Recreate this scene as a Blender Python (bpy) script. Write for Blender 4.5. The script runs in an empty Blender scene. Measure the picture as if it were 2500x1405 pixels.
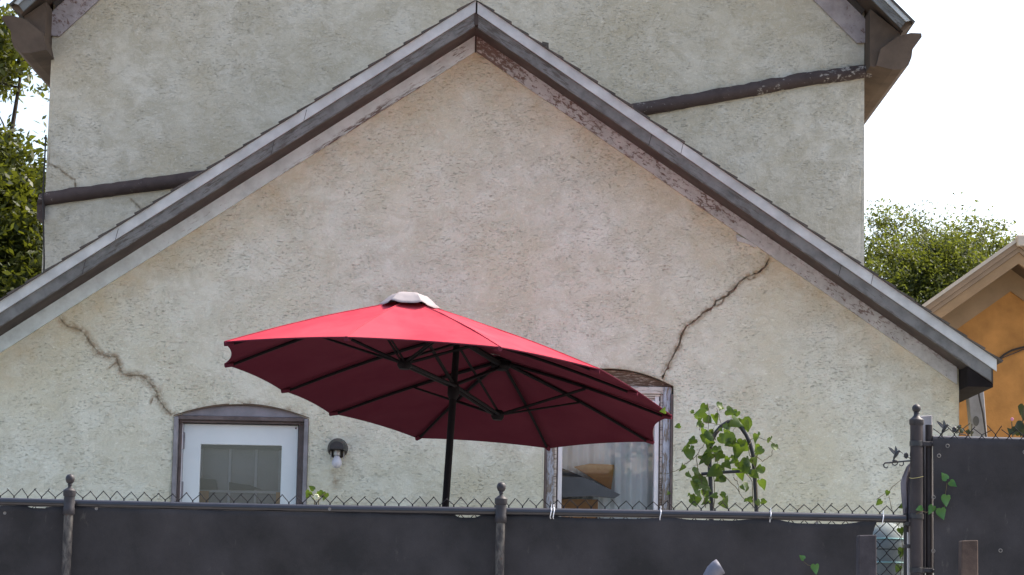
import bpy, bmesh, math, random
import numpy as np
from math import sin, cos, pi, radians, sqrt
from mathutils import Vector, Matrix, noise
from mathutils.geometry import delaunay_2d_cdt

scene = bpy.context.scene
COL = scene.collection
random.seed(7)
RNG = np.random.default_rng(11)

# ------------------------------------------------------------------ camera
PITCH, ROLL, FPX = radians(7.5), radians(1.1), 6000.0
EYE = Vector((0, 0, 1.6))
CAMROT = Matrix.Rotation(pi / 2 + PITCH, 3, 'X') @ Matrix.Rotation(ROLL, 3, 'Z')
cam = bpy.data.cameras.new('camera')
cam.sensor_width = 36.0
cam.lens = FPX / 2500.0 * 36.0
cam.clip_start = 0.1
cam.clip_end = 3000
camo = bpy.data.objects.new('camera', cam)
COL.objects.link(camo)
camo.matrix_world = Matrix.Translation(EYE) @ CAMROT.to_4x4()
scene.camera = camo

# ------------------------------------------------------------------ light
SUN_EL, SUN_AZ = radians(52), radians(66)          # azimuth from +Y towards +X
sd = Vector((sin(SUN_AZ) * cos(SUN_EL), cos(SUN_AZ) * cos(SUN_EL), sin(SUN_EL)))
sun = bpy.data.lights.new('sun', 'SUN')
sun.energy = 2.1
sun.angle = radians(0.53)
sun.color = (1.0, 0.93, 0.82)
suno = bpy.data.objects.new('sun', sun)
COL.objects.link(suno)
suno.rotation_euler = (-sd).to_track_quat('-Z', 'Y').to_euler()
suno.location = (20, 20, 40)
world = bpy.data.worlds.new('World')
scene.world = world
world.use_nodes = True
wn = world.node_tree
wn.nodes.clear()
sky = wn.nodes.new('ShaderNodeTexSky')
sky.sky_type = 'NISHITA'
sky.sun_disc = False
sky.sun_elevation = SUN_EL
sky.sun_rotation = SUN_AZ
sky.altitude = 100
sky.air_density = 1.0
sky.dust_density = 5.0
sky.ozone_density = 0.6
bg = wn.nodes.new('ShaderNodeBackground')
bg.inputs[1].default_value = 0.15
wo = wn.nodes.new('ShaderNodeOutputWorld')
wn.links.new(sky.outputs[0], bg.inputs[0])
wn.links.new(bg.outputs[0], wo.inputs[0])
scene.view_settings.view_transform = 'Standard'
scene.view_settings.look = 'None'
scene.view_settings.gamma = 1.0
scene.view_settings.exposure = 1.5
scene.render.engine = 'CYCLES'


def ray(px, py):
    return CAMROT @ Vector(((px - 1250) / FPX, -(py - 702.5) / FPX, -1))


def at(px, py, Y):
    d = ray(px, py)
    return EYE + d * (Y / d.y)


# ------------------------------------------------------------------ mesh helper
class MB:
    def __init__(self):
        self.v, self.f, self.uv = [], [], {}

    def add(self, vs, fs):
        b = len(self.v)
        self.v += [tuple(p) for p in vs]
        self.f += [tuple(i + b for i in f) for f in fs]
        return b

    def box(self, x0, x1, y0, y1, z0, z1):
        self.add([(x0, y0, z0), (x1, y0, z0), (x1, y1, z0), (x0, y1, z0), (x0, y0, z1), (x1, y0, z1), (x1, y1, z1), (x0, y1, z1)],
                 [(3, 2, 1, 0), (4, 5, 6, 7), (0, 1, 5, 4), (1, 2, 6, 5), (2, 3, 7, 6), (3, 0, 4, 7)])
        return self

    def prism(self, pts, y0, y1):
        """polygon in XZ (list of (x,z)) extruded from y0 to y1"""
        n = len(pts)
        area = sum(pts[i][0] * pts[(i + 1) % n][1] - pts[(i + 1) % n][0] * pts[i][1] for i in range(n))
        if area < 0:
            pts = pts[::-1]
        self.add([(x, y0, z) for x, z in pts] + [(x, y1, z) for x, z in pts],
                 [tuple(range(n)), tuple(range(2 * n - 1, n - 1, -1))] + [(i, i + n, (i + 1) % n + n, (i + 1) % n)[::1] for i in range(n)])
        return self

    def tube(self, path, r, sides=8, caps=True):
        path = [Vector(p) for p in path]
        rs = r if isinstance(r, (list, tuple)) else [r] * len(path)
        rings = []
        t0 = (path[1] - path[0]).normalized()
        up = Vector((0, 0, 1)) if abs(t0.z) < .9 else Vector((1, 0, 0))
        nrm = t0.cross(up).normalized()
        for i, p in enumerate(path):
            if i == 0:
                t = t0
            elif i == len(path) - 1:
                t = (path[-1] - path[-2]).normalized()
            else:
                t = ((path[i + 1] - p).normalized() + (p - path[i - 1]).normalized())
                t = t.normalized() if t.length > 1e-6 else t0
            nrm = (nrm - t * nrm.dot(t))
            nrm = nrm.normalized() if nrm.length > 1e-6 else t.orthogonal().normalized()
            bn = t.cross(nrm)
            rings.append([p + (nrm * cos(2 * pi * k / sides) + bn * sin(2 * pi * k / sides)) * rs[i] for k in range(sides)])
        vs = [q for rg in rings for q in rg]
        fs = []
        for i in range(len(path) - 1):
            for k in range(sides):
                a, b = i * sides + k, i * sides + (k + 1) % sides
                fs.append((a, b, b + sides, a + sides))
        if caps:
            fs.append(tuple(range(sides))[::-1])
            fs.append(tuple(range(len(vs) - sides, len(vs))))
        self.add(vs, fs)
        return self

    def lathe(self, prof, c, axis='Z', sides=20):
        vs, fs = [], []
        for r, h in prof:
            for k in range(sides):
                a = 2 * pi * k / sides
                if axis == 'Z':
                    vs.append((c[0] + r * cos(a), c[1] + r * sin(a), c[2] + h))
                else:
                    vs.append((c[0] + r * cos(a), c[1] + h, c[2] + r * sin(a)))
        for i in range(len(prof) - 1):
            for k in range(sides):
                a, b = i * sides + k, i * sides + (k + 1) % sides
                fs.append((a, b, b + sides, a + sides) if axis == 'Z' else (b, a, a + sides, b + sides))
        fs.append(tuple(range(sides))[::-1])
        fs.append(tuple(range(len(vs) - sides, len(vs))))
        self.add(vs, fs)
        return self

    def sphere(self, c, r, seg=16, rings=10, sq=(1, 1, 1)):
        prof = [(max(1e-4, r * sin(pi * i / rings)), -r * cos(pi * i / rings)) for i in range(rings + 1)]
        b = len(self.v)
        self.lathe(prof, (0, 0, 0), sides=seg)
        for i in range(b, len(self.v)):
            x, y, z = self.v[i]
            self.v[i] = (c[0] + x * sq[0], c[1] + y * sq[1], c[2] + z * sq[2])
        return self

    def build(self, name, mat, parent=None, bevel=0, smooth=False, label=None, seg=1):
        me = bpy.data.meshes.new(name)
        me.from_pydata(self.v, [], self.f)
        me.materials.append(mat)
        if bevel or smooth:
            bm = bmesh.new()
            bm.from_mesh(me)
            bmesh.ops.remove_doubles(bm, verts=bm.verts, dist=1e-5)
            bmesh.ops.recalc_face_normals(bm, faces=bm.faces)
            if bevel:
                ed = [e for e in bm.edges if len(e.link_faces) == 2 and e.calc_face_angle(0) > .5]
                bmesh.ops.bevel(bm, geom=ed, offset=bevel, segments=seg, affect='EDGES', profile=.5, clamp_overlap=True)
            bm.to_mesh(me)
            bm.free()
            if smooth:
                for p in me.polygons:
                    p.use_smooth = True
                try:
                    me.set_sharp_from_angle(angle=radians(40))
                except Exception:
                    pass
        me.update()
        return link(name, me, parent, label)


def link(name, me, parent=None, label=None):
    o = bpy.data.objects.new(name, me)
    COL.objects.link(o)
    if parent is not None:
        setparent(o, parent)
    if label:
        o['label'] = label
    return o


def wmat(o):
    m = Matrix.LocRotScale(o.location, o.rotation_euler, o.scale)
    if o.parent:
        m = wmat(o.parent) @ o.matrix_parent_inverse @ m
    return m


def setparent(o, p):
    o.parent = p
    o.matrix_parent_inverse = wmat(p).inverted()


def thing(name, label, cat, loc=(0, 0, 0), group=None):
    o = bpy.data.objects.new(name, None)
    o.empty_display_size = .1
    COL.objects.link(o)
    o.location = loc
    return tag(o, label, cat, group)


def tag(o, label, cat, group=None, kind=None):
    o['label'] = label
    o['category'] = cat
    if group:
        o['group'] = group
    if kind:
        o['kind'] = kind
    return o


def struct(o):
    o['kind'] = 'structure'
    return o


# ------------------------------------------------------------------ materials
class NT:
    def __init__(self, name):
        self.m = bpy.data.materials.new(name)
        self.m.use_nodes = True
        self.t = self.m.node_tree
        self.t.nodes.clear()
        self.out = self.n('ShaderNodeOutputMaterial')

    def n(self, typ, inp=None, **kw):
        nd = self.t.nodes.new(typ)
        for k, v in kw.items():
            setattr(nd, k, v)
        for k, v in (inp or {}).items():
            self.set(nd.inputs[k], v)
        return nd

    def set(self, sock, v):
        if isinstance(v, bpy.types.NodeSocket):
            self.t.links.new(v, sock)
        elif isinstance(v, bpy.types.Node):
            self.t.links.new(v.outputs[0], sock)
        else:
            if isinstance(v, tuple) and len(v) == 3 and sock.type == 'RGBA':
                v = (*v, 1)
            sock.default_value = v

    def obj(self):
        return self.n('ShaderNodeTexCoord').outputs['Object']

    def map(self, vec, scale=(1, 1, 1), rot=(0, 0, 0)):
        return self.n('ShaderNodeMapping', {'Vector': vec, 'Scale': scale, 'Rotation': rot}).outputs[0]

    def noise(self, vec, scale, detail=4, rough=.55, dist=0):
        return self.n('ShaderNodeTexNoise', {'Vector': vec, 'Scale': scale, 'Detail': detail, 'Roughness': rough, 'Distortion': dist}).outputs[0]

    def ramp(self, fac, a, b, ca=0.0, cb=1.0):
        return self.n('ShaderNodeMapRange', {'Value': fac, 'From Min': a, 'From Max': b, 'To Min': ca, 'To Max': cb}).outputs[0]

    def mix(self, fac, a, b, mode='MIX'):
        nd = self.n('ShaderNodeMix', data_type='RGBA', blend_type=mode)
        self.set(nd.inputs[0], fac)
        self.set(nd.inputs[6], a)
        self.set(nd.inputs[7], b)
        return nd.outputs[2]

    def math(self, op, a, b=0.0):
        nd = self.n('ShaderNodeMath', operation=op)
        self.set(nd.inputs[0], a)
        self.set(nd.inputs[1], b)
        return nd.outputs[0]

    def attr(self, name):
        return self.n('ShaderNodeAttribute', attribute_name=name)

    def bump(self, h, strength=.5, dist=.01, normal=None):
        d = {'Height': h, 'Strength': strength, 'Distance': dist}
        if normal is not None:
            d['Normal'] = normal
        return self.n('ShaderNodeBump', d).outputs[0]

    def pbr(self, col, rough=.8, normal=None, metal=0.0, spec=.3):
        p = self.n('ShaderNodeBsdfPrincipled', {'Base Color': col, 'Roughness': rough, 'Metallic': metal, 'Specular IOR Level': spec})
        if normal is not None:
            self.set(p.inputs['Normal'], normal)
        return p

    def done(self, sh):
        self.t.links.new(sh.outputs[0] if isinstance(sh, bpy.types.Node) else sh, self.out.inputs[0])
        return self.m


def simple(name, col, rough=.7, var=.25, scale=8, metal=0.0, spec=.3, bump=.2, bscale=60):
    t = NT(name)
    o = t.obj()
    nz = t.noise(o, scale, 5, .6)
    c = t.mix(t.ramp(nz, .3, .7), tuple(x * (1 - var) for x in col), tuple(min(1, x * (1 + var)) for x in col))
    b = t.bump(t.noise(o, bscale, 3), bump, .004)
    return t.done(t.pbr(c, rough, b, metal, spec))


def stucco(name, c_light, c_mid, c_warm, c_dark, fleck=1.0):
    t = NT(name)
    o = t.obj()
    big = t.noise(o, .8, 4, .6, .3)
    mid = t.noise(t.map(o, (1, 1, 1.2)), 4.5, 6, .66, .5)
    pat = t.noise(t.map(o, (1, 1, 1.4)), 13, 6, .72, .8)
    c = t.mix(t.ramp(mid, .40, .60), c_mid, c_light)
    c = t.mix(t.ramp(big, .40, .64, 0, .8), c, c_warm)
    blot = t.ramp(pat, .52, .60)
    c = t.mix(t.math('MULTIPLY', blot, .36), c, c_light)
    drk = t.ramp(t.noise(t.map(o, (1, 1, 1.4)), 8, 7, .74, 1.0), .54, .64)
    c = t.mix(t.math('MULTIPLY', drk, .45), c, c_dark)
    # trowel pits: short dark flecks lying along the wall, in drifts
    fl = t.noise(t.map(o, (1, 1, 3.0), (0, .22, 0)), 34, 4, .62, .9)
    rg = t.noise(o, 2.6, 4, .65)
    pit = t.math('MULTIPLY', t.ramp(fl, .59, .65), t.ramp(rg, .42, .56))
    c = t.mix(t.math('MULTIPLY', pit, .32 * fleck), c, (.11, .10, .08))
    hi = t.math('MULTIPLY', t.ramp(t.noise(t.map(o, (1, 1, 2.2), (0, .22, 0)), 26, 4, .6, 1.0), .62, .68), .5)
    c = t.mix(hi, c, tuple(min(.85, x * 1.25) for x in c_light))
    grain = t.noise(o, 110, 3, .6)
    c = t.mix(.2, c, t.mix(grain, (.05, .05, .05), (.95, .95, .95)), 'OVERLAY')
    st = t.attr('stain')
    sn = t.ramp(t.noise(o, 20, 5, .7), .28, .62)
    sf = t.math('MULTIPLY', st.outputs['Fac'], sn)
    c = t.mix(t.ramp(sf, .1, .7, 0, .85), c, (.23, .175, .11))
    wa = t.attr('warm_glow')  # yellowish halo glow below the rakes, painted into the stucco colour
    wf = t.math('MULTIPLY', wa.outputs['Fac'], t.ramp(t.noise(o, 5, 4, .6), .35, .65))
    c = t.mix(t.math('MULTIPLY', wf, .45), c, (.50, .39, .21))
    h = t.math('ADD', t.math('MULTIPLY', pat, 1.0), t.math('MULTIPLY', t.noise(o, 40, 4, .65), .8))
    h = t.math('SUBTRACT', h, t.math('MULTIPLY', pit, 1.2))
    b = t.bump(h, .7, .014)
    return t.done(t.pbr(c, .92, b, 0, .12))


M = {}
M['stucco'] = stucco('cream stucco', (.615, .63, .535), (.51, .512, .417), (.515, .495, .362), (.40, .395, .31))
M['stucco_tall'] = stucco('pale stucco', (.61, .57, .475), (.475, .435, .34), (.49, .43, .31), (.37, .33, .255), .8)
M['orange'] = simple('orange stucco', (.37, .175, .05), .9, .28, 3.5, bump=.6, bscale=40)
M['crack_inside'] = simple('brown masonry inside crack', (.09, .065, .045), .95)


def paint_wood(name, paint, wood, amount, streak=(1, 1, 1), lo=.0, dirt=.5, rot=0.0):
    """paint peeling off a board: streaks follow the board, which runs at angle rot in XZ"""
    t = NT(name)
    o = t.obj()
    v = t.map(o, (1, 1, 1), (0, rot, 0))
    v = t.map(v, streak)
    a = t.noise(v, 16, 7, .72, .4)
    big = t.noise(o, 1.3, 3, .5)
    f = t.math('ADD', t.math('MULTIPLY', a, .7), t.math('MULTIPLY', big, .45))
    th = .74 - amount * .3
    peel = t.ramp(f, th - .03, th + .03)
    edge = t.attr('edge').outputs['Fac']
    peel = t.math('MAXIMUM', peel, t.ramp(t.math('MULTIPLY', edge, t.ramp(a, .3, .6)), .25, .5))
    grain = t.noise(t.map(t.map(o, (1, 1, 1), (0, rot, 0)), (2, 1, 40)), 12, 4, .6)
    wc = t.mix(grain, tuple(x * .55 for x in wood), tuple(x * 1.35 for x in wood))
    pc = t.mix(t.math('MULTIPLY', t.ramp(t.noise(o, 9, 5, .65), .4, .7), dirt), paint, tuple(x * .55 for x in paint))
    c = t.mix(peel, pc, wc)
    b = t.bump(t.math('ADD', t.math('MULTIPLY', peel, -.8), t.math('MULTIPLY', grain, .4)), .5, .004)
    return t.done(t.pbr(c, .75, b, 0, .2))


RA = radians(33.5)
M['frieze_l'] = paint_wood('white frieze paint', (.60, .69, .68), (.16, .13, .11), .16, (.6, 1, 4), rot=RA)
M['frieze_r'] = paint_wood('flaking frieze paint', (.49, .51, .49), (.17, .125, .105), .38, (1.5, 1, 3), rot=-RA, dirt=.7)
M['frieze_t'] = paint_wood('pinkish frieze paint', (.42, .37, .365), (.18, .11, .095), .25, (1.2, 1, 2), rot=-radians(45), dirt=.7)
M['fascia'] = paint_wood('weathered grey fascia', (.165, .17, .163), (.09, .083, .073), .35, (.5, 1, 4), rot=RA, dirt=.9)
M['fascia_r'] = paint_wood('weathered grey fascia right', (.165, .17, .163), (.09, .083, .073), .35, (.5, 1, 4), rot=-RA, dirt=.9)
M['drip'] = simple('pale grey metal drip edge', (.43, .445, .43), .5, .22, 5, metal=.2, spec=.5, bump=.1)
M['soffit'] = simple('brown soffit boards', (.062, .052, .045), .85, .35, 5)
M['eave'] = simple('brown eave box', (.095, .068, .048), .85, .3, 4)
M['shingle'] = simple('dark asphalt shingle', (.075, .068, .06), .95, .35, 12, bump=.6)
M['moulding'] = paint_wood('dark brown moulding', (.075, .055, .05), (.42, .38, .33), .22, (1, 1, 1.5), dirt=.6)
M['casing'] = paint_wood('blue grey peeling casing', (.40, .44, .50), (.20, .17, .14), .5, (4, 1, .8), dirt=.7)
M['casing_brown'] = simple('brown weathered door casing', (.105, .085, .08), .8, .35, 10)
M['casing_grey'] = simple('grey door casing', (.21, .205, .215), .75, .25, 9)
M['arch_grey'] = simple('grey arched door head', (.19, .185, .20), .7, .25, 5)
M['arch_wood'] = paint_wood('rotten arched window head', (.36, .31, .26), (.10, .07, .05), .72, (.8, 1, 5), dirt=.8)
M['trim_cream'] = paint_wood('cream window trim', (.52, .49, .45), (.16, .12, .09), .4, (.7, 1, 4), dirt=.6)
M['sash'] = simple('white window sash', (.62, .61, .62), .55, .1, 6)
M['door_white'] = simple('white storm door paint', (.57, .62, .62), .45, .05, 3, spec=.5, bump=.05)
M['black_metal'] = simple('black metal', (.02, .02, .022), .45, .3, 12, spec=.5)
M['bulb'] = simple('frosted glass bulb', (.46, .47, .51), .3, .05, 3, spec=.5, bump=0)
M['steel'] = simple('dull steel screw', (.35, .35, .34), .4, .1, 5, metal=.8)
M['frame_dark'] = simple('umbrella frame', (.006, .0045, .006), .7, .3, 9, spec=.12)
M['fence_black'] = simple('black vinyl coated metal', (.012, .012, .018), .28, .3, 10, spec=.6, bump=.05)
M['post_metal'] = NT('weathered fence post')
t = M['post_metal']
o_ = t.obj()
w1 = t.noise(t.map(o_, (3, 3, 1)), 14, 6, .7, .4)
c_ = t.mix(t.ramp(w1, .42, .6), (.03, .028, .03), (.105, .098, .09))
c_ = t.mix(t.ramp(t.noise(o_, 30, 4, .6), .6, .7), c_, (.07, .04, .03))
M['post_metal'] = t.done(t.pbr(c_, .7, t.bump(w1, .4, .003), 0, .3))
M['cap_metal'] = simple('dark cast cap', (.024, .022, .026), .5, .35, 18, spec=.35)
M['gate_post'] = simple('brown black gate post', (.030, .024, .025), .55, .4, 7, spec=.3)
M['tie'] = simple('white cable tie', (.75, .76, .8), .5, .05, 5)
M['grommet'] = simple('steel grommet', (.16, .15, .14), .6, .15, 30, metal=.3)
M['wire'] = simple('black vinyl wire', (.027, .026, .029), .9, .2, 10, spec=.04, bump=0)
M['concrete'] = simple('sidewalk concrete', (.36, .34, .31), .9, .18, 2, bump=.3)
M['asphalt'] = simple('asphalt', (.06, .06, .06), .9, .25, 8, bump=.5)
M['yard'] = simple('yard gravel paving', (.30, .285, .26), .95, .25, 6, bump=.5)
M['earth'] = simple('dry earth', (.22, .18, .12), .95, .3, .5, bump=.4)
M['eave_dark'] = simple('near black eave return', (.014, .012, .012), .9, .3, 6, spec=.1)  # near-black tone, darker than the brown eave box
M['wood_post'] = simple('brown wood post', (.075, .052, .042), .85, .35, 14, bump=.5)
M['wood_dark'] = simple('dark wood post', (.045, .04, .045), .85, .3, 14, bump=.5)
M['plank'] = simple('grey weathered plank', (.30, .28, .28), .85, .25, 12, bump=.4)
M['pole_grey'] = simple('grey painted pole', (.25, .24, .235), .8, .2, 7, bump=.3)
M['silver'] = simple('silver bent pipe', (.13, .13, .16), .55, .25, 14, metal=.3, spec=.5, bump=.05)
M['tarp'] = simple('grey brown tarp', (.15, .135, .15), .8, .2, 6)
M['twig'] = simple('brown vine stem', (.10, .08, .04), .8, .3, 20)
M['bark'] = simple('dark bark', (.05, .04, .03), .95, .4, 12, bump=.8)
M['n_trim'] = simple('tan neighbour trim', (.25, .165, .09), .6, .15, 3)
M['n_crown'] = simple('brown crown moulding', (.22, .155, .10), .5, .12, 3)
M['n_dark'] = simple('brown neighbour soffit', (.085, .055, .033), .8, .2, 3)
M['n_white'] = simple('pale ridge cap', (.40, .36, .31), .6, .1, 3)
M['cable'] = simple('black cable', (.03, .025, .022), .6, .2, 10)
M['pink'] = simple('pink petal', (.55, .22, .30), .7, .2, 10)
M['petal'] = simple('cream petal', (.65, .62, .42), .7, .2, 10)
M['curtain'] = simple('pale grey sheer curtain', (.80, .86, .88), .95, .06, 2, bump=.05)  # pale blue-grey cloth colour includes the sky reflected in the pane
M['orange_board'] = simple('orange wood and pane reflection', (.36, .19, .075), .8, .2, 4)
M['room'] = simple('dim room plaster', (.30, .29, .27), .9, .15, 2)
M['inner_door'] = simple('grey inner panel', (.20, .205, .215), .7, .12, 3)
M['mullion'] = simple('light grey mullion', (.34, .35, .37), .6, .1, 4)
M['dark_thing'] = simple('charcoal reflection stand-in', (.06, .065, .07), .8, .2, 4)
M['plastic'] = simple('pale green grey plastic', (.17, .195, .19), .8, .12, 5, spec=.4)
M['paper'] = simple('dark sticker', (.10, .095, .085), .8, .2, 9)


def fabric_mat(name, col, wear, transl, tcol):
    t = NT(name)
    o = t.obj()
    w = t.noise(t.map(o, (1, 1, 1)), 2.2, 4, .55, .4)
    c = t.mix(t.ramp(w, .35, .7), col, wear)
    c = t.mix(.12, c, t.mix(t.noise(o, 220, 2), (.2, .2, .2), (.8, .8, .8)), 'OVERLAY')
    nb = t.bump(t.noise(o, 5, 4, .5), .35, .02)
    d = t.n('ShaderNodeBsdfDiffuse', {'Color': c, 'Normal': nb})
    tr = t.n('ShaderNodeBsdfTranslucent', {'Color': tcol})
    mx = t.n('ShaderNodeMixShader', {0: transl, 1: d.outputs[0], 2: tr.outputs[0]})
    return t.done(mx)


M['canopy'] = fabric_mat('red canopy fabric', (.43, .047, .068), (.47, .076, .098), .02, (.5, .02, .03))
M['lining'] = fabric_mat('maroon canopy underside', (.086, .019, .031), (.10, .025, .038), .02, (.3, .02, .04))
M['vent'] = fabric_mat('faded pale vent fabric', (.31, .28, .285), (.37, .335, .34), .1, (.5, .4, .4))


def screen_mat():
    t = NT('charcoal windscreen mesh')
    o = t.obj()
    n1 = t.noise(o, 3, 5, .6)
    c = t.mix(t.ramp(n1, .35, .68), (.031, .030, .031), (.052, .049, .052))
    wv = t.noise(t.map(o, (1, 1, 1)), 260, 1)
    c = t.mix(.3, c, t.mix(wv, (.25, .25, .25), (.75, .75, .75)), 'OVERLAY')
    c = t.mix(t.ramp(t.noise(t.map(o, (1, 1, .35)), 22, 5, .7), .62, .74, 0, .35), c, (.13, .12, .11))
    return t.done(t.pbr(c, .95, t.bump(t.noise(o, 9, 4), .3, .01), 0, .05))


M['screen'] = screen_mat()


def leaf_mat(name, a, b, tr, amount=.45):
    t = NT(name)
    isl = t.n('ShaderNodeNewGeometry').outputs['Random Per Island']
    orr = t.n('ShaderNodeObjectInfo').outputs['Random']
    f = t.math('FRACT', t.math('ADD', isl, orr))
    c = t.mix(f, a, b)
    tc = t.mix(f, tr, tuple(x * .7 for x in tr))
    d = t.pbr(c, .5, None, 0, .35)
    s = t.n('ShaderNodeBsdfTranslucent', {'Color': tc})
    return t.done(t.n('ShaderNodeMixShader', {0: amount, 1: d.outputs[0], 2: s.outputs[0]}))


M['vine_leaf'] = leaf_mat('vine leaf', (.026, .058, .014), (.075, .12, .026), (.12, .19, .015), .38)
M['vine_leaf_b'] = leaf_mat('bright vine leaf', (.045, .13, .03), (.08, .19, .05), (.07, .18, .02), .2)
M['tree_leaf_l'] = leaf_mat('left tree leaf', (.022, .034, .006), (.05, .065, .011), (.15, .17, .012), .38)
M['tree_leaf_r'] = leaf_mat('right tree leaf', (.026, .038, .010), (.058, .072, .016), (.19, .22, .022), .42)
M['dark_leaf'] = leaf_mat('dark leaf', (.02, .03, .015), (.04, .05, .02), (.05, .06, .01), .2)


def glass_mat(name, refl, tint, rough=.02):
    t = NT(name)
    fr = t.n('ShaderNodeFresnel', {'IOR': 1.5}).outputs[0]
    f = t.math('ADD', t.math('MULTIPLY', fr, 1.7), refl)
    a = t.n('ShaderNodeBsdfTransparent', {'Color': tint})
    g = t.n('ShaderNodeBsdfGlossy', {'Color': (.95, .97, 1.0), 'Roughness': rough})
    return t.done(t.n('ShaderNodeMixShader', {0: f, 1: a.outputs[0], 2: g.outputs[0]}))


M['glass'] = glass_mat('window glass', .0, (.9, .91, .92))

# ------------------------------------------------------------------ ground
YF, YW, YM, YARD = 12.6, 19.2, 21.7, .85
g = MB().box(-400, 400, -300, 900, -.6, -.02).build('ground', M['earth'])
struct(g)
struct(MB().box(-400, 400, -4.5, 8.2, -.3, -.012 + .012).build('road', M['asphalt']))
struct(MB().box(-400, 400, 8.2, 12.3, -.3, .13).build('sidewalk', M['concrete'], bevel=.02))
struct(MB().box(-400, 400, -8.5, -4.5, -.3, .13).build('far_sidewalk', M['concrete'], bevel=.02))
struct(MB().box(-40, 40, 12.66, 60, -.3, YARD).build('yard', M['yard'], bevel=.02))

# ------------------------------------------------------------------ the stucco house
house = thing('stucco_house', 'cracked cream stucco house with a low front gable before a taller block', 'house', (-.3, YW, YARD))


def pip(px, pz, poly):
    inside = np.zeros(len(px), bool)
    n = len(poly)
    for i in range(n):
        x1, z1 = poly[i]
        x2, z2 = poly[(i + 1) % n]
        if z1 == z2:
            continue
        c = ((z1 > pz) != (z2 > pz)) & (px < (x2 - x1) * (pz - z1) / (z2 - z1) + x1)
        inside ^= c
    return inside


def segdist(px, pz, pl):
    d = np.full(len(px), 1e9)
    for (x1, z1), (x2, z2) in zip(pl[:-1], pl[1:]):
        dx, dz = x2 - x1, z2 - z1
        L = dx * dx + dz * dz
        u = np.clip(((px - x1) * dx + (pz - z1) * dz) / L, 0, 1)
        d = np.minimum(d, np.hypot(px - x1 - u * dx, pz - z1 - u * dz))
    return d


def refine(pl, step, jit, seed):
    rr = random.Random(seed)
    out = []
    for (x1, z1), (x2, z2) in zip(pl[:-1], pl[1:]):
        n = max(1, int(math.hypot(x2 - x1, z2 - z1) / step))
        for i in range(n):
            u = i / n
            j = jit if (i or out) else 0
            out.append((x1 + (x2 - x1) * u + rr.uniform(-j, j), z1 + (z2 - z1) * u + rr.uniform(-j, j)))
    out.append(pl[-1])
    return out


def crack_poly(pl, w, seed):
    rr = random.Random(seed)
    L, Rr = [], []
    n = len(pl)
    for i, (x, z) in enumerate(pl):
        a = pl[max(0, i - 1)]
        b = pl[min(n - 1, i + 1)]
        dx, dz = b[0] - a[0], b[1] - a[1]
        l = math.hypot(dx, dz) or 1
        nx, nz = -dz / l, dx / l
        ww = w * rr.choice((.25, .5, .8, 1.0, 1.5)) * rr.uniform(.7, 1.2) * (.25 if i in (0, n - 1) else 1)
        L.append((x + nx * ww, z + nz * ww))
        Rr.append((x - nx * ww * rr.uniform(.6, 1.1), z - nz * ww))
    return L + Rr[::-1]


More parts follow.
